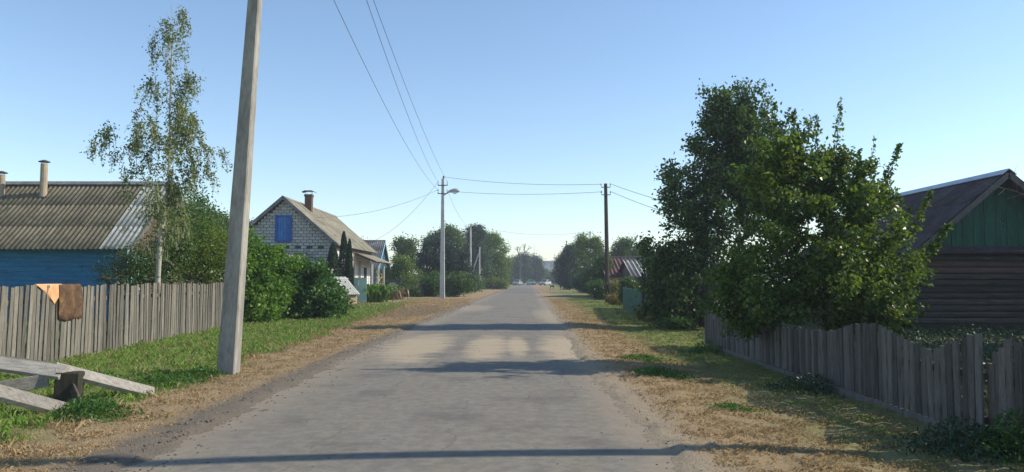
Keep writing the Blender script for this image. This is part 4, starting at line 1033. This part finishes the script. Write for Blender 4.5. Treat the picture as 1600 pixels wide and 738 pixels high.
# birch behind the left fence
Yb = 22.0; tb = [(-10.15, Yb, 0)] + [tuple(at(px, py, Yb)) for px, py in ((247, 430), (250, 380), (257, 330), (264, 285), (265, 220), (266, 160), (268, 100), (270, 50), (268, 8))]
tree('birch_tree', 'tall slender birch with pale trunk and hanging sparse twigs behind the left fence', 'tree', tb[0],
     [E(264, 50, Yb, 38, 52, .7, .9), E(258, 125, Yb, 60, 45, 1.0, 1.1), E(262, 190, Yb, 66, 40, 1.1, 1.1), E(225, 225, Yb, 84, 44, 1.3, 1.5), E(180, 210, Yb, 34, 30, .7, .35), E(302, 235, Yb, 46, 44, 1.0, 1.0), E(250, 285, Yb, 75, 36, 1.2, .8), E(245, 355, Yb, 60, 55, 1.0, 1.3), E(255, 320, Yb, 40, 60, .8, .6)],
     tips=300, per=21, leaf=.085, hang=.65, r_tip=.0055, r_max=.075, lm='birch', bark='birch', trunk=tb, side=.32, spread=.10, back=.6, surf=.5, droop=1.0, step=.22, rise=.2, clump=95, aspect=.5)
# shrubs behind the fence
tree('garden_shrub', 'tall yellowish green shrub behind the fence just left of the concrete pole', 'shrub', (-10.2, 25.2, 0),
     [E(325, 395, 25.5, 38, 55, 1.1, 1.2), E(295, 400, 25, 42, 45, 1.0, 1), E(350, 405, 26, 30, 50, .9, .8)], tips=170, per=70, leaf=.095, lm='olive', stems=2, spread=.2, droop=.2, surf=.4, aspect=.4)
tree('garden_shrub', 'olive green shrub behind the fence around the foot of the birch', 'shrub', (-10.9, 23.5, 0),
     [E(250, 410, 23.5, 50, 42, 1.0, 1), E(215, 420, 23, 34, 30, .8, .7), E(275, 370, 24, 34, 42, .8, .9), E(300, 350, 24.5, 24, 34, .8, .5)], tips=150, per=60, leaf=.075, lm='mid', stems=2, spread=.2, droop=.2, surf=.4)
tree('garden_shrub', 'small thin dark shrub behind the fence before the blue plank wall', 'shrub', (-11.6, 21.6, 0),
     [E(180, 428, 21.8, 28, 22, .6, 1), E(200, 405, 22, 20, 22, .5, .4)], tips=45, per=30, leaf=.06, lm='dark', stems=2, spread=.16)
tree('garden_tree', 'dark round garden tree rising behind the blue house gable', 'tree', (-16, 37, 0),
     [E(288, 335, 37, 34, 50, 1.5, 1), E(318, 370, 37, 34, 45, 1.5, 1)], tips=130, per=70, leaf=.13, lm='mid', stems=1, spread=.25, trunk_top=.6)
tree('garden_tree', 'dark distant tree between the blue house and the concrete pole', 'tree', (-23, 62, 0),
     [E(330, 345, 62, 24, 22, 2, 1), E(352, 365, 62, 26, 28, 2, 1), E(385, 385, 62, 26, 40, 2, .8)], tips=120, per=70, leaf=.2, lm='mid', spread=.32, trunk_top=.6)
tree('garden_tree', 'small dark tree showing left of the white house gable', 'tree', (-19.5, 56, 0),
     [E(392, 362, 56, 13, 18, 1.2, 1), E(405, 385, 56, 26, 30, 1.2, 1)], tips=60, per=60, leaf=.15, lm='dark', spread=.25, trunk_top=.6)
# the two big bushes past the pole
tree('hazel_bush', 'large light green bush directly right of the near concrete pole', 'bush', (-8.9, 27.4, 0),
     [E(402, 440, 27.5, 40, 58, 1.2, 1.4), E(385, 405, 28, 30, 38, 1.0, .7), E(425, 470, 27, 32, 36, .9, .9), E(392, 478, 26.5, 28, 36, .8, .8), E(440, 420, 28.5, 30, 30, .9, .7)], tips=300, per=56, leaf=.13, lm='bright', stems=2, spread=.15, droop=.6, surf=.4, aspect=.65, rise=.2, clump=95)
tree('viburnum_bush', 'rounded dark green viburnum bush in front of the white block house', 'bush', (-7.6, 29.6, 0),
     [E(478, 455, 29.5, 46, 42, 1.2, 1.4), E(510, 472, 29.3, 26, 28, .9, .7), E(450, 440, 30, 34, 32, 1.0, .9)], tips=270, per=60, leaf=.115, lm='viburnum', stems=2, spread=.13, droop=.7, surf=.38, aspect=.8, rise=.2, clump=90)
# thujas
def thuja(label, px, ptop, pbase, Y, wpx):
    c = at(px, pbase, Y); top = at(px, ptop, Y).z; r = wpx * Y / F / 2
    o = thing('thuja', label, 'tree', (c.x, Y, 0), group='clipped thujas beside the white house')
    n = 9000; f = rng.random(n) ** .8; z = .1 + f * (top - .1)
    prof = r * np.minimum(1, (1 - f) ** .55 * 1.25) * (.75 + .25 * np.minimum(f * 6, 1)); a = rng.uniform(0, 2 * np.pi, n)
    prof = prof * (1 + .08 * np.sin(a * 3 + z * 2) + .05 * np.sin(z * 7 + a)) * rng.uniform(.72, 1.04, n)
    P = np.stack([np.cos(a) * prof, np.sin(a) * prof, z], 1)
    v, q, t_ = leaves(P, .11, -2.2, None, .4); link('foliage', npmesh('foliage', v, q, L['thuja'], t_), o)
    mb = MB(); mb.tube([(0, 0, 0), (0, 0, top * .9)], [.08, .02], 6); part('trunk', mb, M['bark'], o)
thuja('leftmost and broadest dark green thuja at the white house corner', 519, 380, 470, 47.5, 27)
thuja('tallest thuja, standing in the middle of the dark green group', 536, 362, 470, 49, 20)
thuja('right hand slim thuja of the group beside the white house', 545, 374, 470, 47.8, 15)

# arching strap leaved plants past the gate
def strap_plant(label, c, n, ln, w, lm, h=.9, name='garden_plant', group=None):
    o = thing(name, label, 'plant', (c[0], c[1], ground_z(c[0], c[1])), group=group); V = []; Q = []; T_ = []
    for k in range(n):
        a = random.uniform(0, 6.28); l_ = ln * random.uniform(.6, 1.1); b0 = Vector((random.gauss(0, c[2]), random.gauss(0, c[2]), 0)); hh = h * random.uniform(.6, 1.1)
        s_ = Vector((-math.sin(a), math.cos(a), 0)); tt = random.random()
        for j in range(5):
            f = j / 4; p = b0 + Vector((math.cos(a) * l_ * f * .8, math.sin(a) * l_ * f * .8, hh * (math.sin(f * 2.3) * 1.0))); ww = w * math.sin(math.pi * (.12 + .85 * f)) 
            V += [p - s_ * ww, p + s_ * ww + Vector((0, 0, ww * .4))]; T_ += [tt, tt]
            if j: i = len(V) - 4; Q.append((i, i + 1, i + 3, i + 2))
    link('foliage', npmesh('foliage', np.array([tuple(v) for v in V]), np.array(Q), L[lm], np.array(T_)), o)
    return o
g0 = ga(585, 474); strap_plant('light green clump of long arching leaves right of the mint gate', (g0.x, g0.y + 1, .35), 150, 1.5, .075, 'bright', 1.1)
g0 = ga(562, 475); strap_plant('darker leafy clump at the foot of the white house porch', (g0.x - .1, g0.y + 4, .3), 70, .9, .09, 'weed', 1.1)
g0 = ga(612, 469); strap_plant('rust brown fading flower clump at the left garden edge', (g0.x, g0.y, .45), 170, .6, .06, 'orange_petal', .8, 'flower_bed')
g0 = ga(655, 466); strap_plant('pinkish brown flower clump left of the lamp pole foot', (g0.x, g0.y + 6, .5), 150, .7, .07, 'orange_petal', 1.0, 'flower_bed')

def T(name, label, px, Y, env, tips=110, per=70, leaf=.2, lm='mid', cat='tree', **k):
    c = at(px, 437, Y)
    k.setdefault('spread', leaf * 1.7); k.setdefault('trunk_top', .6); k.setdefault('r_max', .16 if cat == 'tree' else .05)
    k.setdefault('step', .6)
    return tree(name, label, cat, (c.x, Y, 0), [E(a[0], a[1], Y, a[2], a[3], (a[2] * Y / F) * .9, a[4] if len(a) > 4 else 1) for a in env], tips=tips, per=per, leaf=leaf, lm=lm, **k)
T('leafy_tree', 'small dark treetop showing over the roof of the white house', 558, 118, [(556, 388, 16, 14), (560, 410, 20, 25)], 50, 60, .28, 'dark')
T('leafy_tree', 'dark topped tree above the light green garden shrub', 634, 92, [(636, 385, 18, 12), (634, 405, 24, 18)], 80, 70, .24, 'dark')
T('garden_shrub', 'light green feathery tree left of the round willow', 625, 74, [(622, 425, 24, 26), (640, 435, 22, 22), (604, 432, 16, 18), (628, 412, 18, 12)], 130, 70, .17, 'light')
T('willow_tree', 'low round dark weeping tree directly behind the lamp pole', 690, 80, [(690, 402, 38, 30, 2), (668, 415, 20, 24), (712, 415, 20, 28), (722, 425, 18, 26)], 230, 110, .17, 'willow', droop=1.4, surf=.3, spread=.22)
T('leafy_tree', 'tall green tree with spiky crown behind the round willow', 690, 106, [(684, 378, 18, 18), (708, 382, 24, 24), (702, 366, 14, 12), (672, 385, 14, 16)], 190, 80, .24, 'mid')
T('leafy_tree', 'dark ragged tree beside the slim grey pole', 740, 118, [(735, 376, 22, 26), (742, 405, 26, 32), (728, 400, 20, 24), (745, 365, 12, 14)], 220, 85, .25, 'blue')
T('leafy_tree', 'big light green tree nearest the left road edge', 775, 128, [(772, 398, 24, 30), (762, 420, 28, 26), (784, 415, 16, 28), (768, 376, 13, 12), (778, 432, 18, 16)], 280, 90, .25, 'light')
T('leafy_tree', 'middle green tree between the ragged tree and the roadside tree', 755, 135, [(756, 385, 16, 24), (752, 410, 24, 26)], 130, 80, .28, 'mid')
T('garden_shrub', 'dense green shrub right of the lamp pole foot', 715, 66, [(716, 442, 20, 18), (704, 450, 16, 14), (728, 446, 14, 16)], 120, 80, .14, 'mid', 'shrub', stems=2)
T('garden_shrub', 'broad leafed shrub left of the lamp pole foot', 670, 68, [(672, 440, 16, 16), (680, 448, 16, 14)], 90, 80, .14, 'weed', 'shrub', stems=2)
T('garden_shrub', 'low dark round bush beside the pinkish flower clump', 643, 66, [(645, 459, 13, 8)], 60, 80, .11, 'dark', 'shrub', stems=2)
T('garden_shrub', 'small dark garden shrub behind the rust brown flowers', 622, 70, [(622, 450, 16, 12), (606, 452, 10, 12)], 70, 70, .13, 'blue', 'shrub', stems=2)
T('garden_shrub', 'yellowish undergrowth at the foot of the roadside tree', 768, 118, [(768, 444, 18, 9), (785, 445, 9, 9)], 80, 60, .2, 'olive', 'shrub', stems=2)
T('garden_shrub', 'straggling shrub under the slanting brace of the thin pole', 735, 92, [(735, 438, 14, 14), (745, 443, 10, 10)], 60, 60, .17, 'mid', 'shrub', stems=2)
# end of the road
T('leafy_tree', 'dark broad tree at the end of the road behind the parked cars', 812, 220, [(814, 420, 17, 22), (805, 426, 13, 20), (818, 408, 10, 12)], 150, 80, .42, 'blue')
T('leafy_tree', 'dark tree right of the dead tree at the end of the road', 833, 224, [(834, 416, 12, 18), (828, 426, 14, 18), (842, 422, 8, 18)], 140, 80, .42, 'blue')
dt = at(812, 437, 214); o = thing('dead_tree', 'bare forked dead tree top above the trees at the road end', 'tree', (dt.x, 214, 0)); mb = MB()
def br(p, d, l, r, dep):
    q_ = Vector(p) + Vector(d).normalized() * l; mb.tube([p, (Vector(p) + q_) / 2 + Vector((random.gauss(0, .05 * l), 0, 0)), q_], [r, r * .8, r * .55], 5)
    if dep:
        for k in range(3): br(q_, Vector(d).normalized() + Vector((random.gauss(0, .5), random.gauss(0, .4), random.uniform(.0, .3))), l * .62, r * .55, dep - 1)
br((0, 0, 0), (.03, 0, 1), 6.9, .3, 0); br((.2, 0, 6.7), (-.25, 0, 1), 1.9, .2, 3); br((.2, 0, 6.7), (.5, .1, 1), 2.3, .2, 3)
part('trunk', mb, M['bark_dead'], o)
# far green field shrubs and white buildings between the trees
T('field_hedge', 'pale green rounded hedge behind the white car', 862, 240, [(858, 432, 14, 9), (872, 434, 14, 9), (848, 434, 8, 9)], 150, 80, .4, 'light', 'hedge', stems=2)
for k, (px, w_, h_, lab) in enumerate(((856, 22, 4.5, 'long low white building far beyond the pale hedge'), (878, 24, 4.2, 'second white far building nearer the conifer'))):
    c = at(px, 437, 330 + 12 * k); o = thing('farm_building', lab, 'building', (c.x, c.y, 0))
    mb = MB(); mb.box((0, 0, h_ * .92), (w_ * .5, 6, h_ * 1.84)); part('wall', mb, M['field_building'], o)
    mb = MB(); mb.prism([(-3.4, h_ * 1.84), (0, h_ * 1.84 + 1.3), (3.4, h_ * 1.84)], 'x', -w_ * .25 - .3, w_ * .25 + .3); part('roof', mb, M['slate_grey'], o)
# right side far trees
T('conifer_tree', 'dark pointed conifer on the right beyond the pale trees', 890, 112, [(890, 425, 17, 24, 1.3), (891, 405, 13, 14), (892, 393, 7, 9, .5), (888, 440, 16, 10)], 230, 95, .22, 'willow', trunk_top=.95, surf=.4)
T('leafy_tree', 'bluish dark tree directly left of the pointed conifer', 876, 140, [(878, 412, 8, 12), (877, 428, 10, 16)], 90, 75, .28, 'blue')
T('leafy_tree', 'feathery green tree with high top by the grey pole', 916, 92, [(914, 400, 18, 22), (910, 380, 8, 12), (922, 425, 22, 26), (936, 400, 14, 18), (930, 382, 8, 10)], 200, 70, .19, 'light', surf=.55)
T('leafy_tree', 'darker green small tree left of the wooden pole', 935, 66, [(936, 425, 16, 22), (925, 440, 18, 18), (944, 412, 8, 14), (940, 448, 12, 16)], 170, 75, .15, 'mid')
T('garden_shrub', 'rounded grey green bush at the verge before the conifer', 910, 84, [(908, 440, 12, 14), (918, 446, 12, 12)], 90, 80, .16, 'blue', 'shrub', stems=2)
T('garden_shrub', 'dark shrub with pale stems left of the pole footing', 934, 56, [(934, 452, 15, 14), (945, 458, 9, 12)], 100, 70, .12, 'dark', 'shrub', stems=2)
T('leafy_tree', 'green tree rising behind the ridge of the grey shed', 975, 92, [(978, 385, 16, 14), (968, 395, 16, 12), (996, 398, 16, 14), (976, 405, 30, 14)], 130, 70, .2, 'mid')
T('leafy_tree', 'distant tree filling the gap between wooden pole and big tree', 1010, 100, [(1008, 405, 18, 14), (990, 410, 20, 12)], 90, 70, .24, 'blue')
T('garden_shrub', 'yellowing bush at the foot of the wooden pole', 962, 46, [(964, 476, 10, 10), (958, 470, 8, 10), (972, 482, 7, 6)], 80, 60, .09, 'yellow', 'shrub', stems=2)
T('garden_plant', 'tall dry yellowish stems before the tan shed wall', 962, 50, [(962, 452, 6, 14)], 30, 40, .11, 'yellow', 'plant', stems=2)
T('climbing_shrub', 'dark climbing shrub over the end of the green fence', 976, 44, [(978, 458, 7, 20), (984, 446, 10, 8)], 80, 70, .10, 'dark', 'shrub', stems=2)
T('garden_shrub', 'light green leafy bush at the foot of the grey board fence', 1022, 27.2, [(1020, 496, 20, 11), (1040, 502, 14, 9), (1008, 490, 9, 7)], 110, 60, .075, 'yellow', 'shrub', stems=2, spread=.1)
T('garden_shrub', 'low green weeds under the edge of the large dark tree', 1050, 24, [(1052, 506, 16, 10), (1070, 512, 10, 8)], 70, 50, .065, 'weed', 'shrub', stems=2, spread=.09)

# the two large trees on the right
Ya = 25.0
tree('pear_tree', 'tall dark broad tree behind the right fence nearest the road end', 'tree', (6.3, 25.4, -.1),
     [E(1085, 400, Ya, 92, 90, 1.7, 2.2), E(1115, 300, Ya, 82, 85, 1.7, 2.2), E(1142, 235, Ya, 70, 66, 1.4, 1.6), E(1140, 185, Ya, 52, 50, 1.1, 1.0), E(1050, 430, Ya, 44, 60, 1.2, .9), E(1070, 480, Ya, 50, 34, 1.1, .8), E(1190, 330, Ya + .5, 60, 110, 1.5, 1.4), E(1185, 245, Ya + .5, 48, 70, 1.3, 1.0)],
     tips=680, per=82, leaf=.125, r_tip=.007, r_max=.16, lm='dark', spread=.16, back=.5, surf=.42, droop=.35, step=.35, rise=.06, trunk_top=.75, clump=190, cmin=.3)
Yt = 13.6
def shoot(px, py, px0, py0, n=150, s=.075, dy=0):
    return {'p': [tuple(at(px0, py0, Yt)), tuple(at((px + px0) / 2 + 6, (py + py0) / 2, Yt + dy / 2)), tuple(at(px, py, Yt + dy))], 'n': n, 's': s, 'from': .1, 'r': .014}
tree('apple_tree', 'sunlit many stemmed fruit tree with long upright shoots over the right fence', 'tree', (5.75, 13.7, -.1),
     [E(1290, 420, Yt, 118, 95, 1.4, 2.6), E(1255, 310, Yt, 84, 100, 1.2, 1.6), E(1200, 440, Yt, 70, 80, 1.1, 1.2), E(1375, 440, Yt, 62, 70, 1.0, 1.0), E(1330, 320, Yt, 52, 70, .9, .8), E(1300, 250, Yt, 36, 50, .7, .5), E(1180, 480, Yt, 60, 40, .9, .7), E(1215, 260, Yt + .4, 46, 70, .8, .6), E(1380, 480, Yt, 50, 36, .8, .6)],
     tips=620, per=78, leaf=.082, r_tip=.005, r_max=.075, lm='sunny', stems=2, spread=.085, back=.55, surf=.45, droop=.2, step=.25, rise=.05, clump=150, cmin=.35, aspect=.6,
     shoots=[shoot(1313, 152, 1290, 330, 170), shoot(1275, 180, 1265, 330, 150), shoot(1240, 175, 1240, 330, 160), shoot(1208, 158, 1215, 320, 150), shoot(1345, 232, 1310, 380, 150), shoot(1404, 225, 1340, 400, 260, .09), shoot(1385, 262, 1335, 400, 160, .09),
             shoot(1486, 350, 1360, 470, 420, .10), shoot(1455, 300, 1370, 450, 300, .08), shoot(1466, 385, 1360, 480, 300, .10), shoot(1420, 330, 1350, 440, 260, .10), shoot(1425, 510, 1350, 480, 200, .09), shoot(1430, 480, 1340, 470, 160, .1), shoot(1180, 175, 1195, 330, 130), shoot(1368, 210, 1320, 380, 60, .06)])
for k, (cx_, cy_, r_, h_, lab) in enumerate(((12.6, 9.2, 2.0, 5.2, 'garden tree standing right of the picture behind the near fence'), (12.2, 13.4, 1.9, 5.0, 'second garden tree right of the picture before the log house'), (15.4, 17.6, 2.1, 5.6, 'unseen third tree right of the picture, added to shade the garden'))):  # unseen trees beyond the frame; the third is added to shade the garden
    tree('garden_tree', lab, 'tree', (cx_, cy_, 0), [(cx_, cy_, h_ * .6, r_, r_, h_ * .38, 1), (cx_ - .2, cy_ + .8, h_ * .4, r_ * .8, r_ * .8, h_ * .33, .7)], tips=170, per=70, leaf=.12, lm='dark', spread=.25, trunk_top=.6)
P = rng.uniform((5.0, 6.5, 0), (13.5, 21.4, 1), (16000, 3)); P[:, 2] = -.08 + P[:, 2] ** 1.4 * (.30 + .22 * np.sin(P[:, 0] * 4.0) * np.sin(P[:, 1] * .8))
v, q, t_ = leaves(P, .085, -.6, None, .45); tag(link('garden_growth', npmesh('garden_growth', v, q, L['blue'], t_), kind='stuff'), 'low dark garden growth between the right fence and the log house', 'plants')
# a few bare twigs standing above the log house roof
bt = thing('bare_twigs', 'thin bare branches crossing before the green gable at the right edge', 'branch', (5.2, 6.9, -.1)); mb = MB()
def tw(pts, r): mb.tube([at(px, py, Y) - Vector((5.2, 6.9, -.1)) for px, py, Y in pts], [r * (1 - .8 * i / (len(pts) - 1)) for i in range(len(pts))], 4)
tw([(1700, 345, 7.2), (1640, 325, 7.4), (1590, 300, 7.5), (1550, 290, 7.6), (1512, 278, 7.6)], .006); tw([(1570, 296, 7.55), (1560, 305, 7.5), (1550, 312, 7.5)], .003); tw([(1600, 303, 7.5), (1570, 312, 7.5), (1578, 320, 7.5)], .003); tw([(1590, 255, 7.5), (1585, 270, 7.5), (1590, 300, 7.5)][::-1], .003)
tw([(1570, 352, 7.5), (1553, 340, 7.5), (1550, 330, 7.5)], .003); tw([(1640, 400, 7.5), (1600, 392, 7.5), (1575, 392, 7.5)], .003); tw([(1700, 420, 7.2), (1700, 345, 7.2)], .006); tw([(1690, 900, 7.2), (1700, 420, 7.2)], .008)
part('stem', mb, M['bark'], bt)

# weeds in the foreground
def weed(label, px, py, r, n, leaf, lm='weed', h=.25, group=None):
    c = ga(px, py); o = thing('weed_clump', label, 'weed', (c.x, c.y, ground_z(c.x, c.y)), group=group)
    P = rng.normal(size=(n, 3)) * np.array([r * .5, r * .5, 0]); P[:, 2] = rng.random(n) ** 1.3 * h * np.clip(1.2 - np.hypot(P[:, 0], P[:, 1]) / r, .15, 1)
    v, q, t_ = leaves(P, leaf, -.5, None, .35); link('foliage', npmesh('foliage', v, q, L[lm], t_), o)
weed('bushy dark weed clump in front of the broken bench stump', 140, 655, .42, 1700, .05)
weed('weed tuft at the foot of the leaning concrete pole', 318, 590, .35, 900, .05, h=.16)
weed('broad weed patch left of the concrete pole foot', 262, 600, .6, 1500, .05, h=.15)
weed('green weed patch in the shade on the right verge', 1025, 585, .55, 1500, .055, h=.14)
weed('second green weed patch under the right fence nearer the large tree', 1000, 560, .6, 1200, .055, h=.12)
weed('green weed patch on the sunny right verge nearest the camera', 1140, 635, .35, 600, .045, h=.08)
weed('weeds growing along the foot of the right scalloped fence', 1500, 690, .5, 1500, .06, 'blue', h=.3)
weed('taller weeds in the right picture corner under the fence', 1585, 700, .35, 1300, .06, 'weed', h=.4)
weed('weeds at the far end of the right scalloped fence', 1105, 545, .45, 1000, .06, 'weed', h=.25)
weed('weeds beneath the apple branches at the right fence', 1260, 600, .6, 1300, .06, 'blue', h=.25)

# far wood round the village
P = []
for k in range(2600):
    a = rng.uniform(-.95, .95); d = rng.uniform(340, 420); x = d * math.sin(a); y = d * math.cos(a)
    h = 5 + 3 * math.sin(a * 23) + 2 * math.sin(a * 57)
    if -0.01 < a < .075: h *= .35
    P.append((x, y, h))
P = np.repeat(np.array(P), 14, 0); P = P + rng.normal(size=P.shape) * np.array([3, 3, 0]); P[:, 2] *= rng.random(len(P)) ** .6
v, q, t_ = leaves(P, 1.9, 0, None, .8); tag(link('far_wood', npmesh('far_wood', v, q, L['blue'], t_), kind='stuff'), 'low dark line of distant woodland along the horizon', 'wood')

# ------------------------------------------------------------------ cars at the end of the road
def car(label, px, Y, body, rz, L_=4.2, W_=1.72, H_=1.48):
    c = at(px, 437, Y); o = thing('parked_car', label, 'car', (c.x, Y, .0), rz)
    prof = [(-L_/2, .32), (-L_/2, .72), (-L_*.44, .86), (-L_*.26, .93), (-L_*.12, H_ - .04), (L_*.02, H_), (L_*.28, H_ - .05), (L_*.42, .98), (L_/2, .92), (L_/2, .34)]
    mb = MB(); n = len(prof)
    rows = []
    for f in (-1, -.88, .88, 1):
        for (y, z) in prof:
            tum = 1 - max(0, (z - .9)) * .28
            rows.append((f * W_ / 2 * tum, y, z if abs(f) < .95 else z * .97 + .01))
    fs = [(k*n + i, k*n + (i+1) % n, (k+1)*n + (i+1) % n, (k+1)*n + i) for k in range(3) for i in range(n)] + [tuple(range(n-1, -1, -1)), tuple(range(3*n, 4*n))]
    mb.add(rows, fs); b_ = part('body', mb, M[body], o, bevel=.03)
    g = MB(); g.add([(-.66, -L_*.255, .96), (.66, -L_*.255, .96), (.56, -L_*.13, H_ - .08), (-.56, -L_*.13, H_ - .08)], [(0, 1, 2, 3)]); g.v = [(x, y - .025, z + .012) for x, y, z in g.v]; part('windscreen', g, M['glass'], o)
    for s_ in (-1, 1):
        g = MB(); g.prism([(-L_*.20, .97), (-L_*.09, H_ - .12), (L_*.26, H_ - .13), (L_*.36, 1.0)], 'x', s_ * (W_/2 - .06), s_ * (W_/2 - .02)); part('side_window', g, M['glass'], o)
        g = MB(); g.box((s_ * .62, -L_/2 + .02, .68), (.36, .12, .16)); part('headlight', g, M['headlight'], o)
        for y in (-L_*.31, L_*.31):
            w = MB(); w.lathe([(.2, -.1), (.31, -.09), (.31, .09), (.2, .1)], (0, 0, 0), 14); ww = part('wheel', w, M['rubber'], o, loc=(s_ * (W_/2 - .1), y, .31), rot=(0, R(90), 0))
            w = MB(); w.lathe([(.19, -.11), (.19, .11)], (0, 0, 0), 10); part('rim', w, M['car_silver'], ww)
    g = MB(); g.box((0, -L_/2 - .01, .42), (1.5, .08, .22)); part('bumper', g, M['iron'], o)
    return o
car('silver car parked at the left of the road end under the dark trees', 808.5, 196, 'car_silver', R(-12))
car('green car with pale bonnet parked in the middle at the road end', 829.5, 205, 'car_green', R(10))
car('white car parked at the right of the road end before the pale hedge', 852, 200, 'car_white', R(-25))
c = ga(861, 453); rm = thing('roadside_stand', 'small two legged stand with pale top on the far right verge', 'stand', (c.x, 112, 0))
for s_ in (-1, 1): mb = MB(); mb.box((s_ * .2, 0, .35), (.07, .07, .75)); part('leg', mb, M['iron'], rm)
mb = MB(); mb.box((.1, 0, .55), (.6, .12, .2)); part('board', mb, M['bench_dark'], rm)
mb = MB(); mb.lathe([(.03, .6), (.11, .8), (.12, .95), (.05, 1.05)], (.2, 0, 0), 8); part('knob', mb, M['concrete_far'], rm)
mst = thing('radio_mast', 'very thin distant mast rising above the dark trees at the road end', 'mast', (at(835, 437, 300).x, 300, 0))
mb = MB(); mb.tube([(0, 0, 0), (0, 0, 15)], [.12, .06], 5); part('shaft', mb, M['concrete_far'], mst)

# ------------------------------------------------------------------ air
mb = MB(); mb.box((0, 300, 7.7), (2600, 2000, 17.6))
hz = link('haze', mb.mesh('haze', None), kind='stuff')
hm = bpy.data.materials.new('air'); hm.use_nodes = True; hn = hm.node_tree.nodes; hn.remove(hn['Principled BSDF'])
pv = hn.new('ShaderNodeVolumePrincipled'); pv.inputs['Density'].default_value = .0008; pv.inputs['Color'].default_value = (.80, .88, 1, 1); pv.inputs['Anisotropy'].default_value = .2
hm.node_tree.links.new(pv.outputs[0], hn['Material Output'].inputs['Volume']); hz.data.materials.append(hm)
tag(hz, 'thin pale haze over the whole village street', 'haze')
